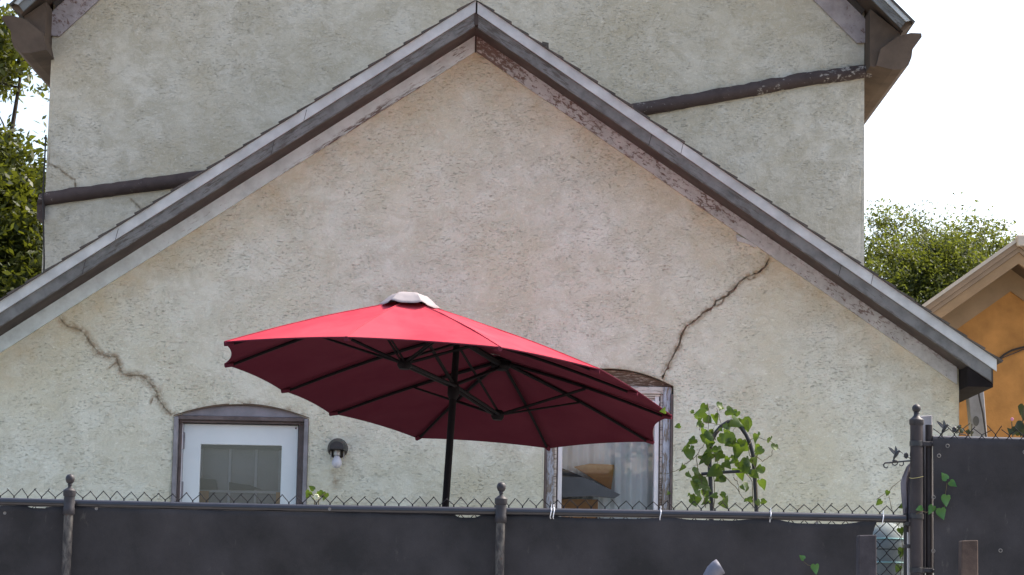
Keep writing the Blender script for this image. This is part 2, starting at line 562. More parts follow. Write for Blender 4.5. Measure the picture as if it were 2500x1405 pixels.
def wall_mesh(name, outline, holes, cracks, Y, step, mat, glow_lines=(), amp=.004, reveal=.16, marks=()):
    """stucco face triangulated with openings and open cracks; waved like hand trowelled render"""
    xs = [p[0] for p in outline]
    zs = [p[1] for p in outline]
    pts, cons = [], []

    def loop(poly):
        b = len(pts)
        pts.extend(poly)
        cons.extend([(b + i, b + (i + 1) % len(poly)) for i in range(len(poly))])
        return b
    loop(outline)
    hole_polys = []
    for h in holes:
        loop(h)
        hole_polys.append(h)
    cpolys = []
    depth = {}
    for pl, w, sw, seed in cracks:
        cp = crack_poly(pl, w, seed)
        depth[len(cpolys)] = .007 if w < .006 else .03
        loop(cp)
        cpolys.append(cp)
    gx, gz = np.meshgrid(np.arange(min(xs) + step / 2, max(xs), step), np.arange(min(zs) + step / 2, max(zs), step))
    gx = gx.ravel() + RNG.uniform(-.3, .3, gx.size) * step
    gz = gz.ravel() + RNG.uniform(-.3, .3, gz.size) * step
    for pl, w, sw, seed in cracks:
        nn = int(600 * sum(math.hypot(b[0] - a[0], b[1] - a[1]) for a, b in zip(pl[:-1], pl[1:])))
        k = RNG.integers(0, len(pl) - 1, nn)
        u = RNG.uniform(0, 1, nn)
        P = np.array(pl)
        q = P[k] * (1 - u)[:, None] + P[k + 1] * u[:, None] + RNG.normal(0, .05, (nn, 2))
        gx = np.append(gx, q[:, 0])
        gz = np.append(gz, q[:, 1])
    ok = pip(gx, gz, outline)
    for h in hole_polys + cpolys:
        ok &= ~pip(gx, gz, h)
        ok &= segdist(gx, gz, h + [h[0]]) > .006
    pts2 = [Vector(p) for p in pts] + [Vector((a, b)) for a, b in zip(gx[ok], gz[ok])]
    ov, oe, of, *_ = delaunay_2d_cdt(pts2, cons, [], 0, 1e-5)
    V = np.array([(v.x, v.y) for v in ov])
    Ft = np.array([f for f in of if len(f) == 3])
    ce = V[Ft].mean(1)
    keep = pip(ce[:, 0], ce[:, 1], outline)
    for h in hole_polys + cpolys:
        keep &= ~pip(ce[:, 0], ce[:, 1], h)
    Ft = Ft[keep]
    # orient to -Y
    a = V[Ft]
    ar = (a[:, 1, 0] - a[:, 0, 0]) * (a[:, 2, 1] - a[:, 0, 1]) - (a[:, 2, 0] - a[:, 0, 0]) * (a[:, 1, 1] - a[:, 0, 1])
    Ft[ar < 0] = Ft[ar < 0][:, ::-1]
    yy = np.array([amp * 1.4 * noise.noise((x * 1.6, z * 1.6, 3.1)) + amp * noise.noise((x * 7, z * 9, 9.7)) + amp * .5 * noise.noise((x * 19, z * 25, 5)) for x, z in V])
    verts = [(x, Y + dy, z) for (x, z), dy in zip(V, yy)]
    faces = [tuple(int(i) for i in f) for f in Ft]
    stain = np.zeros(len(V))
    warm_glow = np.zeros(len(V))
    for pl, w, sw, seed in cracks:
        d = segdist(V[:, 0], V[:, 1], pl)
        stain = np.maximum(stain, np.clip(1 - d / sw, 0, 1))
    for pl, wd in marks:
        stain = np.maximum(stain, .75 * np.clip(1 - segdist(V[:, 0], V[:, 1], pl) / wd, 0, 1))
    for pl, wd in glow_lines:  # painted glow fades with distance from the rake lines
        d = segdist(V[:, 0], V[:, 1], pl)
        warm_glow = np.maximum(warm_glow, np.clip(1 - d / wd, 0, 1))
    nb = len(verts)
    for hi, h in enumerate(hole_polys + cpolys):
        n = len(h)
        b = len(verts)
        ci = hi - len(hole_polys)
        dp = reveal if ci < 0 else depth[ci]
        verts += [(x, Y - .001, z) for x, z in h] + [(x, Y + dp, z) for x, z in h]
        for i in range(n):
            j = (i + 1) % n
            faces.append((b + i, b + j, b + n + j, b + n + i))
        if ci >= 0:
            m = n // 2
            for i in range(m - 1):
                faces.append((b + n + i, b + n + i + 1, b + n + n - 2 - i, b + n + n - 1 - i))
    stain = np.append(stain, np.ones(len(verts) - nb) * .8)
    stain[nb:nb + 2 * sum(len(h) for h in hole_polys)] = 0
    warm_glow = np.append(warm_glow, np.zeros(len(verts) - nb))
    me = bpy.data.meshes.new(name)
    me.from_pydata(verts, [], faces)
    for nm, arr in (('stain', stain), ('warm_glow', warm_glow)):
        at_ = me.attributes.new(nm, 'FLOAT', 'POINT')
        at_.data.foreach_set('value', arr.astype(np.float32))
    me.materials.append(mat)
    for p in me.polygons:
        p.use_smooth = False
    return link(name, me, house)


def xz(px, py, Y):
    p = at(px, py, Y)
    return (p.x, p.z)


# low gable: lines in the wall plane and in the fascia plane
YFA = YW - .36                        # face of the raking fascia
apw = xz(1161, 128, YW)
wallR = at(2341, 950, YW).x
wallL = 2 * apw[0] - wallR
sR = xz(2341, 944, YW)
slopeR = (apw[1] - sR[1]) / (sR[0] - apw[0])
sL = xz(0, 862, YW)
slopeL = (apw[1] - sL[1]) / (apw[0] - sL[0])
slope = (slopeR + slopeL) / 2
ca, sa = cos(math.atan(slope)), sin(math.atan(slope))


def arch(x0, x1, zs, zc, n=14):
    return [(x0 + (x1 - x0) * i / n, zs + (zc - zs) * (1 - ((i / n) * 2 - 1) ** 2)) for i in range(n + 1)]


# openings
dL, dR = at(424, 1040, YW).x, at(754, 1040, YW).x
dZ = at(590, 1021, YW).z
dC = at(590, 987, YW).z
door_hole = [(dL, YARD), (dR, YARD)] + arch(dL, dR, dZ, dC)[::-1]
wL, wR = at(1328, 1150, YW).x, at(1644, 1000, YW).x
wZ = at(1640, 943, YW).z
wC = at(1486, 899, YW).z
wB = YARD + .55
win_hole = [(wL, wB), (wR, wB)] + arch(wL, wR, wZ, wC)[::-1]


def pl(pts, Y):
    return [xz(a, b, Y) for a, b in pts]


crL = refine(pl([(146, 776), (160, 795), (185, 801), (205, 813), (222, 838), (240, 860), (262, 870), (283, 872), (289, 892), (300, 912), (316, 918), (345, 916), (366, 936), (382, 956), (388, 978), (402, 997), (420, 1013)], YW), .022, .004, 1)
crR = refine(pl([(1878, 632), (1867, 652), (1848, 668), (1820, 677), (1805, 690), (1793, 706), (1774, 723), (1748, 737), (1735, 756), (1715, 766), (1700, 781), (1674, 796), (1663, 820), (1660, 838), (1646, 860), (1636, 885), (1626, 906), (1617, 926)], YW), .022, .006, 2)
top_in = .25
outline = [(wallL, YARD - .9), (wallR, YARD - .9), (wallR, apw[1] - slope * (wallR - apw[0]) + top_in), (apw[0], apw[1] + top_in), (wallL, apw[1] - slope * (apw[0] - wallL) + top_in)]
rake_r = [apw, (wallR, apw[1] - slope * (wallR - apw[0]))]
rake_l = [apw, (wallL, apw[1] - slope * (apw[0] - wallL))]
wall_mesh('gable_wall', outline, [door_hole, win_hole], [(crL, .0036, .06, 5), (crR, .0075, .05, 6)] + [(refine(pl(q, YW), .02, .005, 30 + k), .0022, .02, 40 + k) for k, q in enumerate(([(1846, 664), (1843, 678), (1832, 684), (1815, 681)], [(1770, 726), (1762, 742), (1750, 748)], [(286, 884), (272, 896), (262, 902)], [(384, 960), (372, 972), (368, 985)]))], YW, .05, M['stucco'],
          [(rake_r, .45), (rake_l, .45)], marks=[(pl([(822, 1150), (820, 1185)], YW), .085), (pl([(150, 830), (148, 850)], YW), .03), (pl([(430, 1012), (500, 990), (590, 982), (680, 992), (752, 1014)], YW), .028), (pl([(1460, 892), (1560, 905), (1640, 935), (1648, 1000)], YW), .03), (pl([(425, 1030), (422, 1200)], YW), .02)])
# side walls, room and what lies behind the cracks
MB().box(wallR - .22, wallR - .004, YW + .17, YM, YARD - .9, 3.25).build('side_wall', M['stucco'], house)
MB().box(wallL + .004, wallL + .22, YW + .17, YM, YARD - .9, 3.25).build('side_wall', M['stucco'], house)
mbk = MB()
mbk.prism([(wallL + .3, YARD), (dL - .02, YARD), (dL - .02, dC + .05), (dR + .02, dC + .05), (dR + .02, YARD), (wL - .02, YARD), (wL - .02, wC + .05), (wR + .02, wC + .05), (wR + .02, YARD), (wallR - .3, YARD), (wallR - .3, 3.45), (apw[0], 5.85), (wallL + .3, 3.45)], YW + .165, YW + .2)
mbk.build('inner_masonry', M['crack_inside'], house)
MB().box(wallL + .25, wallR - .25, YM - .1, YM - .06, YARD, 3.4).build('room_back_wall', M['room'], house)

# frieze boards on the wall under the soffit
FB = .16 / ca


def edge_attr(o, f):
    me = o.data
    a = me.attributes.new('edge', 'FLOAT', 'POINT')
    a.data.foreach_set('value', np.array([f(v.co) for v in me.vertices], np.float32))


def rake_board(name, mat, sgn, z_off, width, y0, y1, xe, edgef=None, n=40, wob=.0, x_start=0.0, parent=None):
    """board along a rake; bottom edge z_off below/above the wall line through the apex"""
    mb = MB()
    top, bot = [], []
    for i in range(n + 1):
        x = x_start + (xe - x_start) * i / n
        zb = apw[1] - slope * x + z_off + wob * noise.noise((x * 3 * sgn, 1.3, z_off * 9))
        bot.append((apw[0] + sgn * x, zb))
        top.append((apw[0] + sgn * x, apw[1] - slope * x + z_off + width))
    vs, fs = [], []
    for y in (y0, y1):
        for s in range(5):
            for i in range(n + 1):
                u = s / 4
                vs.append((bot[i][0], y, bot[i][1] * (1 - u) + top[i][1] * u))
    R = n + 1
    for i in range(n):
        for s in range(4):
            a = s * R + i
            fs.append((a, a + 1, a + 1 + R, a + R))
            b = 5 * R + a
            fs.append((b, b + R, b + 1 + R, b + 1))
        fs.append((i, 5 * R + i, 5 * R + i + 1, i + 1))
        fs.append((4 * R + i, 4 * R + i + 1, 9 * R + i + 1, 9 * R + i))
    for s in range(4):
        fs.append((s * R, (s + 1) * R, (s + 6) * R, (s + 5) * R))
        fs.append((s * R + n, s * R + n + 5 * R, (s + 6) * R + n, (s + 1) * R + n))
    mb.add(vs, fs)
    o = mb.build(name, mat, parent or house)
    bmx = bmesh.new()
    bmx.from_mesh(o.data)
    bmesh.ops.recalc_face_normals(bmx, faces=bmx.faces)
    bmx.to_mesh(o.data)
    bmx.free()
    if edgef:
        edge_attr(o, lambda c: edgef(abs(c.x - apw[0]), (c.z - (apw[1] - slope * abs(c.x - apw[0]) + z_off)) / width))
    return o


runR = wallR - apw[0]
rake_board('frieze_board', M['frieze_r'], 1, 0, .30, YW - .032, YW - .006, runR - .02,
           lambda x, v: .55 * max(0, min(1, (x - .2) / .8)) * max(0, 1 - abs(v - .45) * 2.2) + (.9 if x < .25 else 0), wob=.006, x_start=.004)
rake_board('frieze_board', M['frieze_l'], -1, 0, .30, YW - .030, YW - .006, runR - .02,
           lambda x, v: (max(0, .8 - v * 2.2) * max(0, 1 - abs(x - .8) / 1.3)) + (max(0, (v - .42) * 3) if x > 1.2 else 0), wob=.006, x_start=.004)
MB().box(apw[0] - .006, apw[0] + .006, YW - .036, YW - .005, apw[1] - .005, apw[1] + .29).build('frieze_joint', M['soffit'], house)

# roof of the low gable
fz = xz(1176, 69, YFA)[1] - apw[1] + slope * (xz(1176, 69, YFA)[0] - apw[0])      # bottom of the grey fascia above the wall line
fz2 = xz(1568, 351, YFA)[1] - apw[1] + slope * (xz(1568, 351, YFA)[0] - apw[0])
fz = (fz + fz2) / 2
sz = xz(1568, 312, YFA)[1] - apw[1] + slope * (xz(1568, 312, YFA)[0] - apw[0])    # silver lower edge
rz = xz(1568, 281, YFA)[1] - apw[1] + slope * (xz(1568, 281, YFA)[0] - apw[0])    # roof edge
runE = at(2436, 893, YFA).x - apw[0]
for sgn in (1, -1):
    slab = MB()
    slab.prism([(apw[0], apw[1] + fz + .004), (apw[0] + sgn * (runE - .03), apw[1] - slope * (runE - .03) + fz + .004),
                (apw[0] + sgn * (runE - .03), apw[1] - slope * (runE - .03) + rz - .012), (apw[0], apw[1] + rz - .012)], YFA + .03, YM - .005)
    rs = slab.build('roof_slope', M['soffit'], house)
    fm = M['fascia_r'] if sgn > 0 else M['fascia']
    rake_board('fascia_board', fm, sgn, fz, sz - fz + .01, YFA, YFA + .028, runE - .05, lambda x, v: max(0, .75 - v * 3), wob=.004, parent=rs, x_start=.022 if sgn > 0 else .004)
    rake_board('drip_edge', M['drip'], sgn, sz, rz - sz - .008, YFA - .02, YFA - .002, runE - .012, parent=rs, n=12, x_start=-.0 if sgn < 0 else .014)
    for jx in ((1.32, 2.75) if sgn < 0 else (1.62, 3.1)):
        zc = apw[1] - slope * jx
        xj = apw[0] + sgn * jx
        MB().prism([(xj - .002, zc + sz - .002), (xj + .002, zc + sz - .002), (xj + .022, zc + rz - .012), (xj + .018, zc + rz - .012)], YFA - .0215, YFA - .019).build('sheet_joint', M['soffit'], rs)
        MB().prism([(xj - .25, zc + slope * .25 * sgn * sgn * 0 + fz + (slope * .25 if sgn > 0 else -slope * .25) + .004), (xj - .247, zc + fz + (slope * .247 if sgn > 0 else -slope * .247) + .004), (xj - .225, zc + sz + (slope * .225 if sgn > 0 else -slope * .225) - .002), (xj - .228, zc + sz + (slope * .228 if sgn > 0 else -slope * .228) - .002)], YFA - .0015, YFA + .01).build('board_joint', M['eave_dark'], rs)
    # shingle courses, each lapping the one below; the last one hangs over the eave
    L = runE / ca
    ncr = 30
    for k in range(ncr):
        s0 = L + .03 - k * (L + .03) / ncr
        s1 = max(0.0, s0 - (L + .03) / ncr - .03)
        off0, off1 = .022, .006
        oh = random.uniform(-.012, .006)
        mbs = MB()
        pp = []
        for s, h in ((s0, 0.004), (s0, off0), (s1, off1), (s1, 0.002)):
            x = s * ca
            pp.append((apw[0] + sgn * (x + h * sa), apw[1] + rz - .010 - s * sa + h * ca + (.0)))
        mbs.prism(pp, YFA - .034 + oh, YM - .01)
        mbs.build('shingle_course', M['shingle'], rs)
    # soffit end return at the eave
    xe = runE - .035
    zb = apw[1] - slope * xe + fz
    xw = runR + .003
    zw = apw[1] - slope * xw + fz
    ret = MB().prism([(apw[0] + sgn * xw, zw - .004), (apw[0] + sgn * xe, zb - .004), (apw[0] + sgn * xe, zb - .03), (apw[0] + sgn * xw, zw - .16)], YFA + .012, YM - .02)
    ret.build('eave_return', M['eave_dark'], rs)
# ridge block between the fascias and a bit of flashing on the right slope
MB().box(apw[0] - .01, apw[0] + .022, YFA - .004, YFA + .06, apw[1] + fz + .01, apw[1] + sz - .005).build('ridge_block', M['soffit'], house)
fp = at(1330, 118, YFA)
MB().prism([(fp.x - .03, fp.z - .03), (fp.x + .035, fp.z - .07), (fp.x + .03, fp.z + .05), (fp.x - .02, fp.z + .06)], YFA + .03, YFA + .045).build('flashing', M['shingle'], house)
# torn patch of board under the right frieze
tp = pl([(1797, 574), (1799, 590), (1822, 596), (1845, 606), (1850, 600)], YW)
MB().prism(tp, YW - .02, YW - .003).build('board_patch', M['frieze_r'], house)

# tall block behind
mL, mR = at(116, 350, YM).x, at(2110, 400, YM).x
fr = xz(2090, 117, YM - .03)
fl_ = xz(170, 52, YM - .03)
mcx = (fr[0] + fl_[0]) / 2
mz = ((fr[1] + fl_[1]) / 2) + (fr[0] - fl_[0]) / 2
out2 = [(mL, YARD - .9), (mR, YARD - .9), (mR, mz - (mR - mcx) + .5), (mcx, mz + .5), (mL, mz - (mcx - mL) + .5)]
c3 = refine(pl([(119, 400), (145, 411), (160, 426), (183, 440), (186, 474)], YM), .03, .004, 3)
c4 = refine(pl([(320, 487), (332, 497), (346, 512)], YM), .03, .004, 4)
MB().box(mR - .25, mR - .006, YM + .17, YM + 8, YARD - .9, 7.1).build('tall_side_wall', M['stucco_tall'], house)
MB().box(mL + .006, mL + .25, YM + .17, YM + 8, YARD - .9, 7.1).build('tall_side_wall', M['stucco_tall'], house)
MB().prism([(mL + .05, YARD), (mR - .05, YARD), (mR - .05, mz - (mR - mcx) + .3), (mcx, mz + .2), (mL + .05, mz - (mcx - mL) + .3)], YM + .165, YM + .22).build('tall_inner_masonry', M['crack_inside'], house)
wall_mesh('tall_wall', out2, [], [(c3, .003, .02, 7), (c4, .003, .02, 8)], YM, .06, M['stucco_tall'], [], .005, .1)

YT = YM - .45
for sgn in (1, -1):
    xf = (mR - mcx) if sgn > 0 else (mcx - mL)

    def ln(x, off):
        return (mcx + sgn * x, mz - x + off)
    # frieze board with cut end
    fx = xf - .07
    MB().prism([ln(0, 0), ln(fx, 0), (mcx + sgn * (xf + .006), mz - fx + .004), (mcx + sgn * (xf + .006), mz - fx + .22), ln(xf - .02, .30), ln(0, .30)], YM - .03, YM - .004).build('tall_frieze_board', M['frieze_t'], house)
    MB().prism([ln(0, .302), ln(xf - .03, .302), ln(xf - .0, .37), ln(0, .37)], YM - .06, YM - .004).build('frieze_moulding', M['soffit'], house)
    # roof slab with fascia and metal edge
    gx = at(2219, 60, YT).x - mcx if sgn > 0 else None
    if sgn > 0:
        p1 = xz(2217, 60, YT)
        off_s = p1[1] - mz + (p1[0] - mcx)        # grey/silver border
        p2 = xz(2182, 52, YT)
        off_g = p2[1] - mz + (p2[0] - mcx)
        p3 = xz(2235, 62, YT)
        off_t = p3[1] - mz + (p3[0] - mcx)
        xend = p1[0] - mcx - .02
    sl = MB().prism([ln(0, off_g + .005), ln(xend - .02, off_g + .005), ln(xend + .06, off_t - .01), ln(0, off_t - .01)], YT + .03, YM + 8)
    ro = sl.build('tall_roof_slope', M['eave'], house)
    MB().prism([ln(0, off_g), ln(xend - .045, off_g), ln(xend, off_s + .004), ln(0, off_s + .004)], YT, YT + .028).build('tall_fascia_board', M['fascia_r'] if sgn > 0 else M['fascia'], ro)
    MB().prism([ln(0, off_s), ln(xend, off_s), ln(xend + .045, off_t), ln(0, off_t)], YT - .02, YT - .002).build('tall_drip_edge', M['drip'], ro)
    MB().prism([ln(0, off_t - .008), ln(xend + .06, off_t - .008), ln(xend + .08, off_t + .02), ln(0, off_t + .02)], YT - .03, YM + 8).build('tall_shingle_layer', M['shingle'], ro)
    # boxed eave and moulded gutter running back along the side
    zS = at(2115, 118, YM).z
    zE = at(2120, 182, YM).z
    xo = at(2196, 172, YT + .1).x - mcx
    zo = at(2196, 172, YT + .1).z
    MB().prism([(mcx + sgn * (xf + .004), zE), (mcx + sgn * xo, zo), (mcx + sgn * (xend - .03), mz - xend + off_g + .03), (mcx + sgn * (xf + .004), mz - xf + off_g - .06)], YT + .12, YM + 7.9).build('eave_box', M['eave'], house)
    prof = [xz(a, b, YT + .05) for a, b in ((2140, 160), (2180, 170), (2202, 170), (2219, 158), (2226, 140), (2229, 118), (2240, 104), (2251, 90), (2250, 81), (2224, 80), (2190, 90), (2150, 120))]
    if sgn < 0:
        prof = [(2 * mcx - a, b) for a, b in prof]
    MB().prism(prof, YT + .06, YM + 7.5).build('eave_gutter', M['eave'], house)

# sloping moulding across the tall wall
band = [(97, 492), (118, 486), (240, 469), (455, 440), (900, 371), (1400, 291), (1575, 267), (1800, 227), (1960, 196), (2070, 182), (2128, 172)]
prof2 = [(0, .055), (.035, .06), (.062, .035), (.07, 0), (.062, -.03), (.035, -.055), (0, -.06)]
mbb = MB()
vs, fs = [], []
bp = []
for (a, b) in band:
    q = at(a, b, YM)
    bp.append(q)
dens = []
for q0, q1 in zip(bp[:-1], bp[1:]):
    n = max(1, int((q1 - q0).length / .06))
    dens += [q0.lerp(q1, i / n) for i in range(n)]
dens.append(bp[-1])
for i, q in enumerate(dens):
    for (d, h) in prof2:
        j = .012 * noise.noise((q.x * 9, h * 20, 2)) + .008 * noise.noise((q.x * 31, h * 50, 7))
        vs.append((q.x, YM - .002 - max(0, d + j * .6) + (.004 if d == 0 else 0), q.z + h + (j if h > .02 else j * .4)))
np_ = len(prof2)
for i in range(len(dens) - 1):
    for k in range(np_ - 1):
        a = i * np_ + k
        fs.append((a, a + 1, a + np_ + 1, a + np_))
fs.append(tuple(range(np_)))
mbb.add(vs, fs)
q = at(101, 510, YM)
mbb.box(q.x - .03, q.x + .035, YM - .05, YM + 2.5, q.z - .1, q.z + .07)
mbb.build('sloping_moulding', M['moulding'], house, smooth=True)

# ---- white door
YD = YW + .08
door = MB()
dz0 = YARD
fx0, fx1 = at(447, 1100, YD).x, at(727, 1100, YD).x
gx0, gx1 = at(488, 1150, YD).x, at(686, 1150, YD).x
ztop = at(590, 1037, YD).z
gzt = at(590, 1087, YD).z
dm = MB()
dm.prism([(fx0, dz0), (fx0, ztop), (fx1, ztop), (fx1, dz0), (gx1, dz0 + .001), (gx1, gzt), (gx0, gzt), (gx0, dz0 + .001)], YD, YD + .04)
door = dm.build('door', M['door_white'], house, bevel=.004)
MB().box(gx0 - .006, gx1 + .006, YD + .018, YD + .023, dz0 + .05, gzt + .006).build('glass', M['glass'], door)
# casing: outer grey strip, brown inner frame, arched head
MB().box(dL + .003, dL + .035, YW - .015, YW + .12, dz0, dZ).build('casing', M['casing_grey'], door, bevel=.003)
MB().box(dR - .035, dR - .003, YW - .015, YW + .12, dz0, dZ).build('casing', M['casing_grey'], door, bevel=.003)
MB().box(dL + .037, fx0 - .012, YW + .045, YW + .13, dz0, dZ - .03).build('jamb', M['casing_brown'], door, bevel=.003)
MB().box(fx1 + .006, dR - .037, YW + .045, YW + .13, dz0, dZ - .03).build('jamb', M['casing_brown'], door, bevel=.003)
MB().box(fx0 - .011, fx0 - .003, YW + .07, YW + .12, dz0, ztop).build('hinge_strip', M['sash'], door)
MB().box(dL + .036, dR - .036, YW + .03, YW + .128, ztop + .006, dZ - .022).build('head_jamb', M['casing_brown'], door, bevel=.003)
MB().box(dL + .002, dR - .002, YW + .005, YW + .125, dZ - .02, dZ + .012).build('head_trim', M['casing_brown'], door, bevel=.004)
hd = arch(dL + .004, dR - .004, dZ + .014, dC - .012)
MB().prism(hd, YW + .02, YW + .12).build('arched_head', M['arch_grey'], door)
# thin dark gap above the arch
ga = arch(dL - .006, dR + .006, dZ + .01, dC + .006)
gb = arch(dL + .004, dR - .004, dZ + .008, dC - .010)
MB().prism(ga + gb[::-1], YW - .004, YW + .03).build('mortar_bead', M['crack_inside'], door)
for zc in (at(447, 1075, YD).z, at(447, 1195, YD).z):
    MB().box(fx0 - .02, fx0 + .012, YD - .008, YD - .001, zc - .07, zc + .06).build('hinge', M['casing_grey'], door, bevel=.002)
MB().sphere((fx1 - .02, YD - .004, ztop - .022), .007).build('screw', M['cap_metal'], door)
# inner wooden door seen through the glass
YI = YD + .14
idr = MB().box(fx0 + .002, fx1 - .002, YI + .012, YI + .04, dz0, ztop - .02).build('inner_door', M['inner_door'], door)
for a, b in ((488, 494), (558, 564), (622, 628), (680, 687)):
    MB().box(at(a, 1150, YI).x, at(b, 1150, YI).x, YI - .004, YI + .011, dz0 + .2, at(590, 1097, YI).z).build('mullion', M['mullion'], door)
MB().box(gx0 - .03, gx1 + .03, YI - .008, YI + .011, at(590, 1098, YI).z, at(590, 1078, YI).z).build('inner_rail', M['dark_thing'], door)
MB().box(gx0 - .03, gx1 + .03, YI - .006, YI + .0115, at(590, 1204, YI).z, at(590, 1198, YI).z).build('inner_rail', M['mullion'], door)
MB().box(gx0 - .04, gx0 + .06, YI - .012, YI - .009, dz0, at(590, 1201, YI).z).build('inner_stile', M['orange_board'], door)
MB().box(gx1 - .045, gx1 + .03, YI - .012, YI - .009, dz0, at(590, 1201, YI).z).build('inner_stile', M['orange_board'], door)
MB().prism(pl([(487, 1168), (528, 1172), (532, 1196), (487, 1196)], YI), YI - .02, YI - .014).build('hanging_cloth', M['dark_thing'], door)
MB().prism(pl([(560, 1178), (590, 1183), (610, 1185), (640, 1196), (560, 1197)], YI), YI - .02, YI - .014).build('hanging_cloth', M['dark_thing'], door)

# ---- window with peeling casing
YG = YW + .09
win = MB().prism(arch(wL + .004, wR - .004, wZ - .002, wC - .012), YW + .05, YW + .13).build('window', M['arch_wood'], house)
hz0 = at(1600, 982, YG).z
hz1 = wZ - .006
MB().box(wL + .012, wR - .012, YW + .03, YW + .12, hz1 - .055, hz1).build('head_casing', M['trim_cream'], win, bevel=.004)
for k in range(3):
    MB().box(wL + .10 + .012 * k, wR - .10 - .012 * k, YW + .045 + .012 * k, YW + .125, hz1 - .072 - .016 * k, hz1 - .058 - .016 * k).build('head_moulding', M['trim_cream'], win, bevel=.003)
for sgn, x0 in ((1, wL), (-1, wR)):
    def bx(a, b, y0, m, nm):
        xa, xb = sorted((x0 + sgn * a, x0 + sgn * b))
        MB().box(xa, xb, y0, YW + .13, wB + .004, hz1 - .057 if nm != 'casing' else hz1).build(nm, m, win, bevel=.003)
    bx(.003, .02, YW + .0, M['casing_brown'], 'edge_bead')
    bx(.021, .078, YW + .025, M['casing'], 'casing')
    bx(.079, .098, YW + .05, M['trim_cream'], 'stop')
    bx(.1, .108, YW + .06, M['casing_brown'], 'stop_gap')
    bx(.109, .142, YW + .055, M['sash'], 'sash_stile')
gm = MB()
gm.box(wL + .13, wR - .13, YG, YG + .005, wB + .04, hz1 - .1)
gm.v = [(x, y + (hz1 - z) * .07 - .02, z) for x, y, z in gm.v]
gm.build('glass', M['glass'], win)
MB().box(wL + .10, wR - .10, YW + .06, YW + .12, hz1 - .128, hz1 - .106).build('sash_rail', M['sash'], win, bevel=.003)
MB().box(wL + .10, wR - .10, YW + .06, YW + .12, wB + .004, wB + .06).build('sash_rail', M['sash'], win, bevel=.003)
MB().box(wL - .04, wR + .04, YW - .05, YW + .12, wB - .06, wB - .002).build('sill', M['trim_cream'], win, bevel=.006)
# curtain, chest and two added pieces that stand in for pane reflections
cm = MB()
vs, fs = [], []
nx = 70
for j in range(2):
    for i in range(nx + 1):
        x = wL + .08 + (wR - wL - .16) * i / nx
        vs.append((x, YG + .13 + .018 * sin(i * .9) + .012 * sin(i * .37 + 1), (wB, hz1 - .03)[j]))
for i in range(nx):
    fs.append((i, i + 1, nx + 2 + i, nx + 1 + i))
cm.add(vs, fs)
tag(cm.build('curtain', M['curtain'], None, smooth=True), 'pale grey sheer curtain hanging behind the window pane', 'curtain')
YB = YG + .06
ob = MB().prism(pl([(1400, 1140), (1440, 1132), (1500, 1135), (1497, 1160), (1492, 1196), (1480, 1190)], YB), YB, YB + .02).build('orange_reflection', M['orange_board'], None, bevel=.003)  # orange piece added in place of a reflection on the pane
tag(ob, 'added orange panel standing in for a reflection in the window glass', 'panel')
ob = MB().prism(pl([(1350, 1136), (1390, 1150), (1440, 1172), (1515, 1208), (1500, 1217), (1440, 1212), (1350, 1216)], YB - .03), YB - .03, YB - .012).build('dark_reflection', M['dark_thing'], None, bevel=.003)  # dark sloping piece added to imitate a reflection in the glass
tag(ob, 'added dark sloping board standing in for a reflection in the window glass', 'board')
ob = MB().box(at(1360, 1220, YB).x, at(1460, 1220, YB).x, YB - .005, YB + .02, wB + .1, at(1400, 1219, YB).z).build('low_chest', M['orange_board'], None, bevel=.003)
tag(ob, 'low orange chest just above the fence behind the window glass', 'chest')

# ------------------------------------------------------------------ wall lamp
lp = at(825, 1096, YW)
lamp = thing('wall_lamp', 'black round wall lamp with a bare frosted bulb beside the white door', 'lamp', (lp.x, YW, lp.z))
MB().lathe([(.078, 0), (.08, -.012), (.072, -.02), (.05, -.024)], (lp.x, YW - .008, lp.z), 'Y', 28).build('back_plate', M['black_metal'], lamp, smooth=True)
hood = MB()
vs, fs = [], []
for i in range(9):
    for j in range(17):
        th = pi * (j / 16) * 1.24 - pi * .12
        d = .125 * i / 8
        r = .075 * (1 - .28 * (i / 8) ** 2)
        vs.append((lp.x + r * cos(th), YW - .03 - d, lp.z + r * sin(th) * (1 - .1 * i / 8)))
for i in range(8):
    for j in range(16):
        a = i * 17 + j
        fs.append((a, a + 1, a + 18, a + 17))
fs.append(tuple(8 * 17 + j for j in range(17)))
hood.add(vs, fs)
ho = hood.build('hood', M['black_metal'], lamp, smooth=True)
sm = ho.modifiers.new('shell', 'SOLIDIFY')
sm.thickness = .004
MB().lathe([(.022, 0), (.026, -.02), (.026, -.05), (.02, -.055)], (lp.x, YW - .085, lp.z - .005), 'Z', 20).build('socket', M['steel'], lamp, smooth=True)
MB().lathe([(.014, 0), (.022, -.012), (.035, -.035), (.04, -.058), (.036, -.08), (.022, -.094), (.004, -.099)], (lp.x, YW - .085, lp.z - .058), 'Z', 24).build('bulb', M['bulb'], lamp, smooth=True)
for s in (-1, 1):
    MB().box(lp.x + s * .05 - .004, lp.x + s * .05 + .004, YW - .05, YW - .03, lp.z - .085, lp.z - .02).build('bracket', M['steel'], lamp)
    MB().sphere((lp.x + s * .055, YW - .034, lp.z - .0), .006, 10, 6).build('screw', M['steel'], lamp)

# ------------------------------------------------------------------ umbrella
RIM = [(548, 835), (845, 823), (1222, 848), (1465, 902), (1557, 956), (1640, 1015), (1595, 1077), (1340, 1093), (1018, 1068), (805, 1007), (688, 951), (550, 888)]
UC = at(1107, 955, 16.4)
UN = Vector((.045, .085, 1)).normalized()


def onplane(px, py, off=0.0):
    d = ray(px, py)
    o = UC + UN * off
    return EYE + d * (UN.dot(o - EYE) / UN.dot(d))


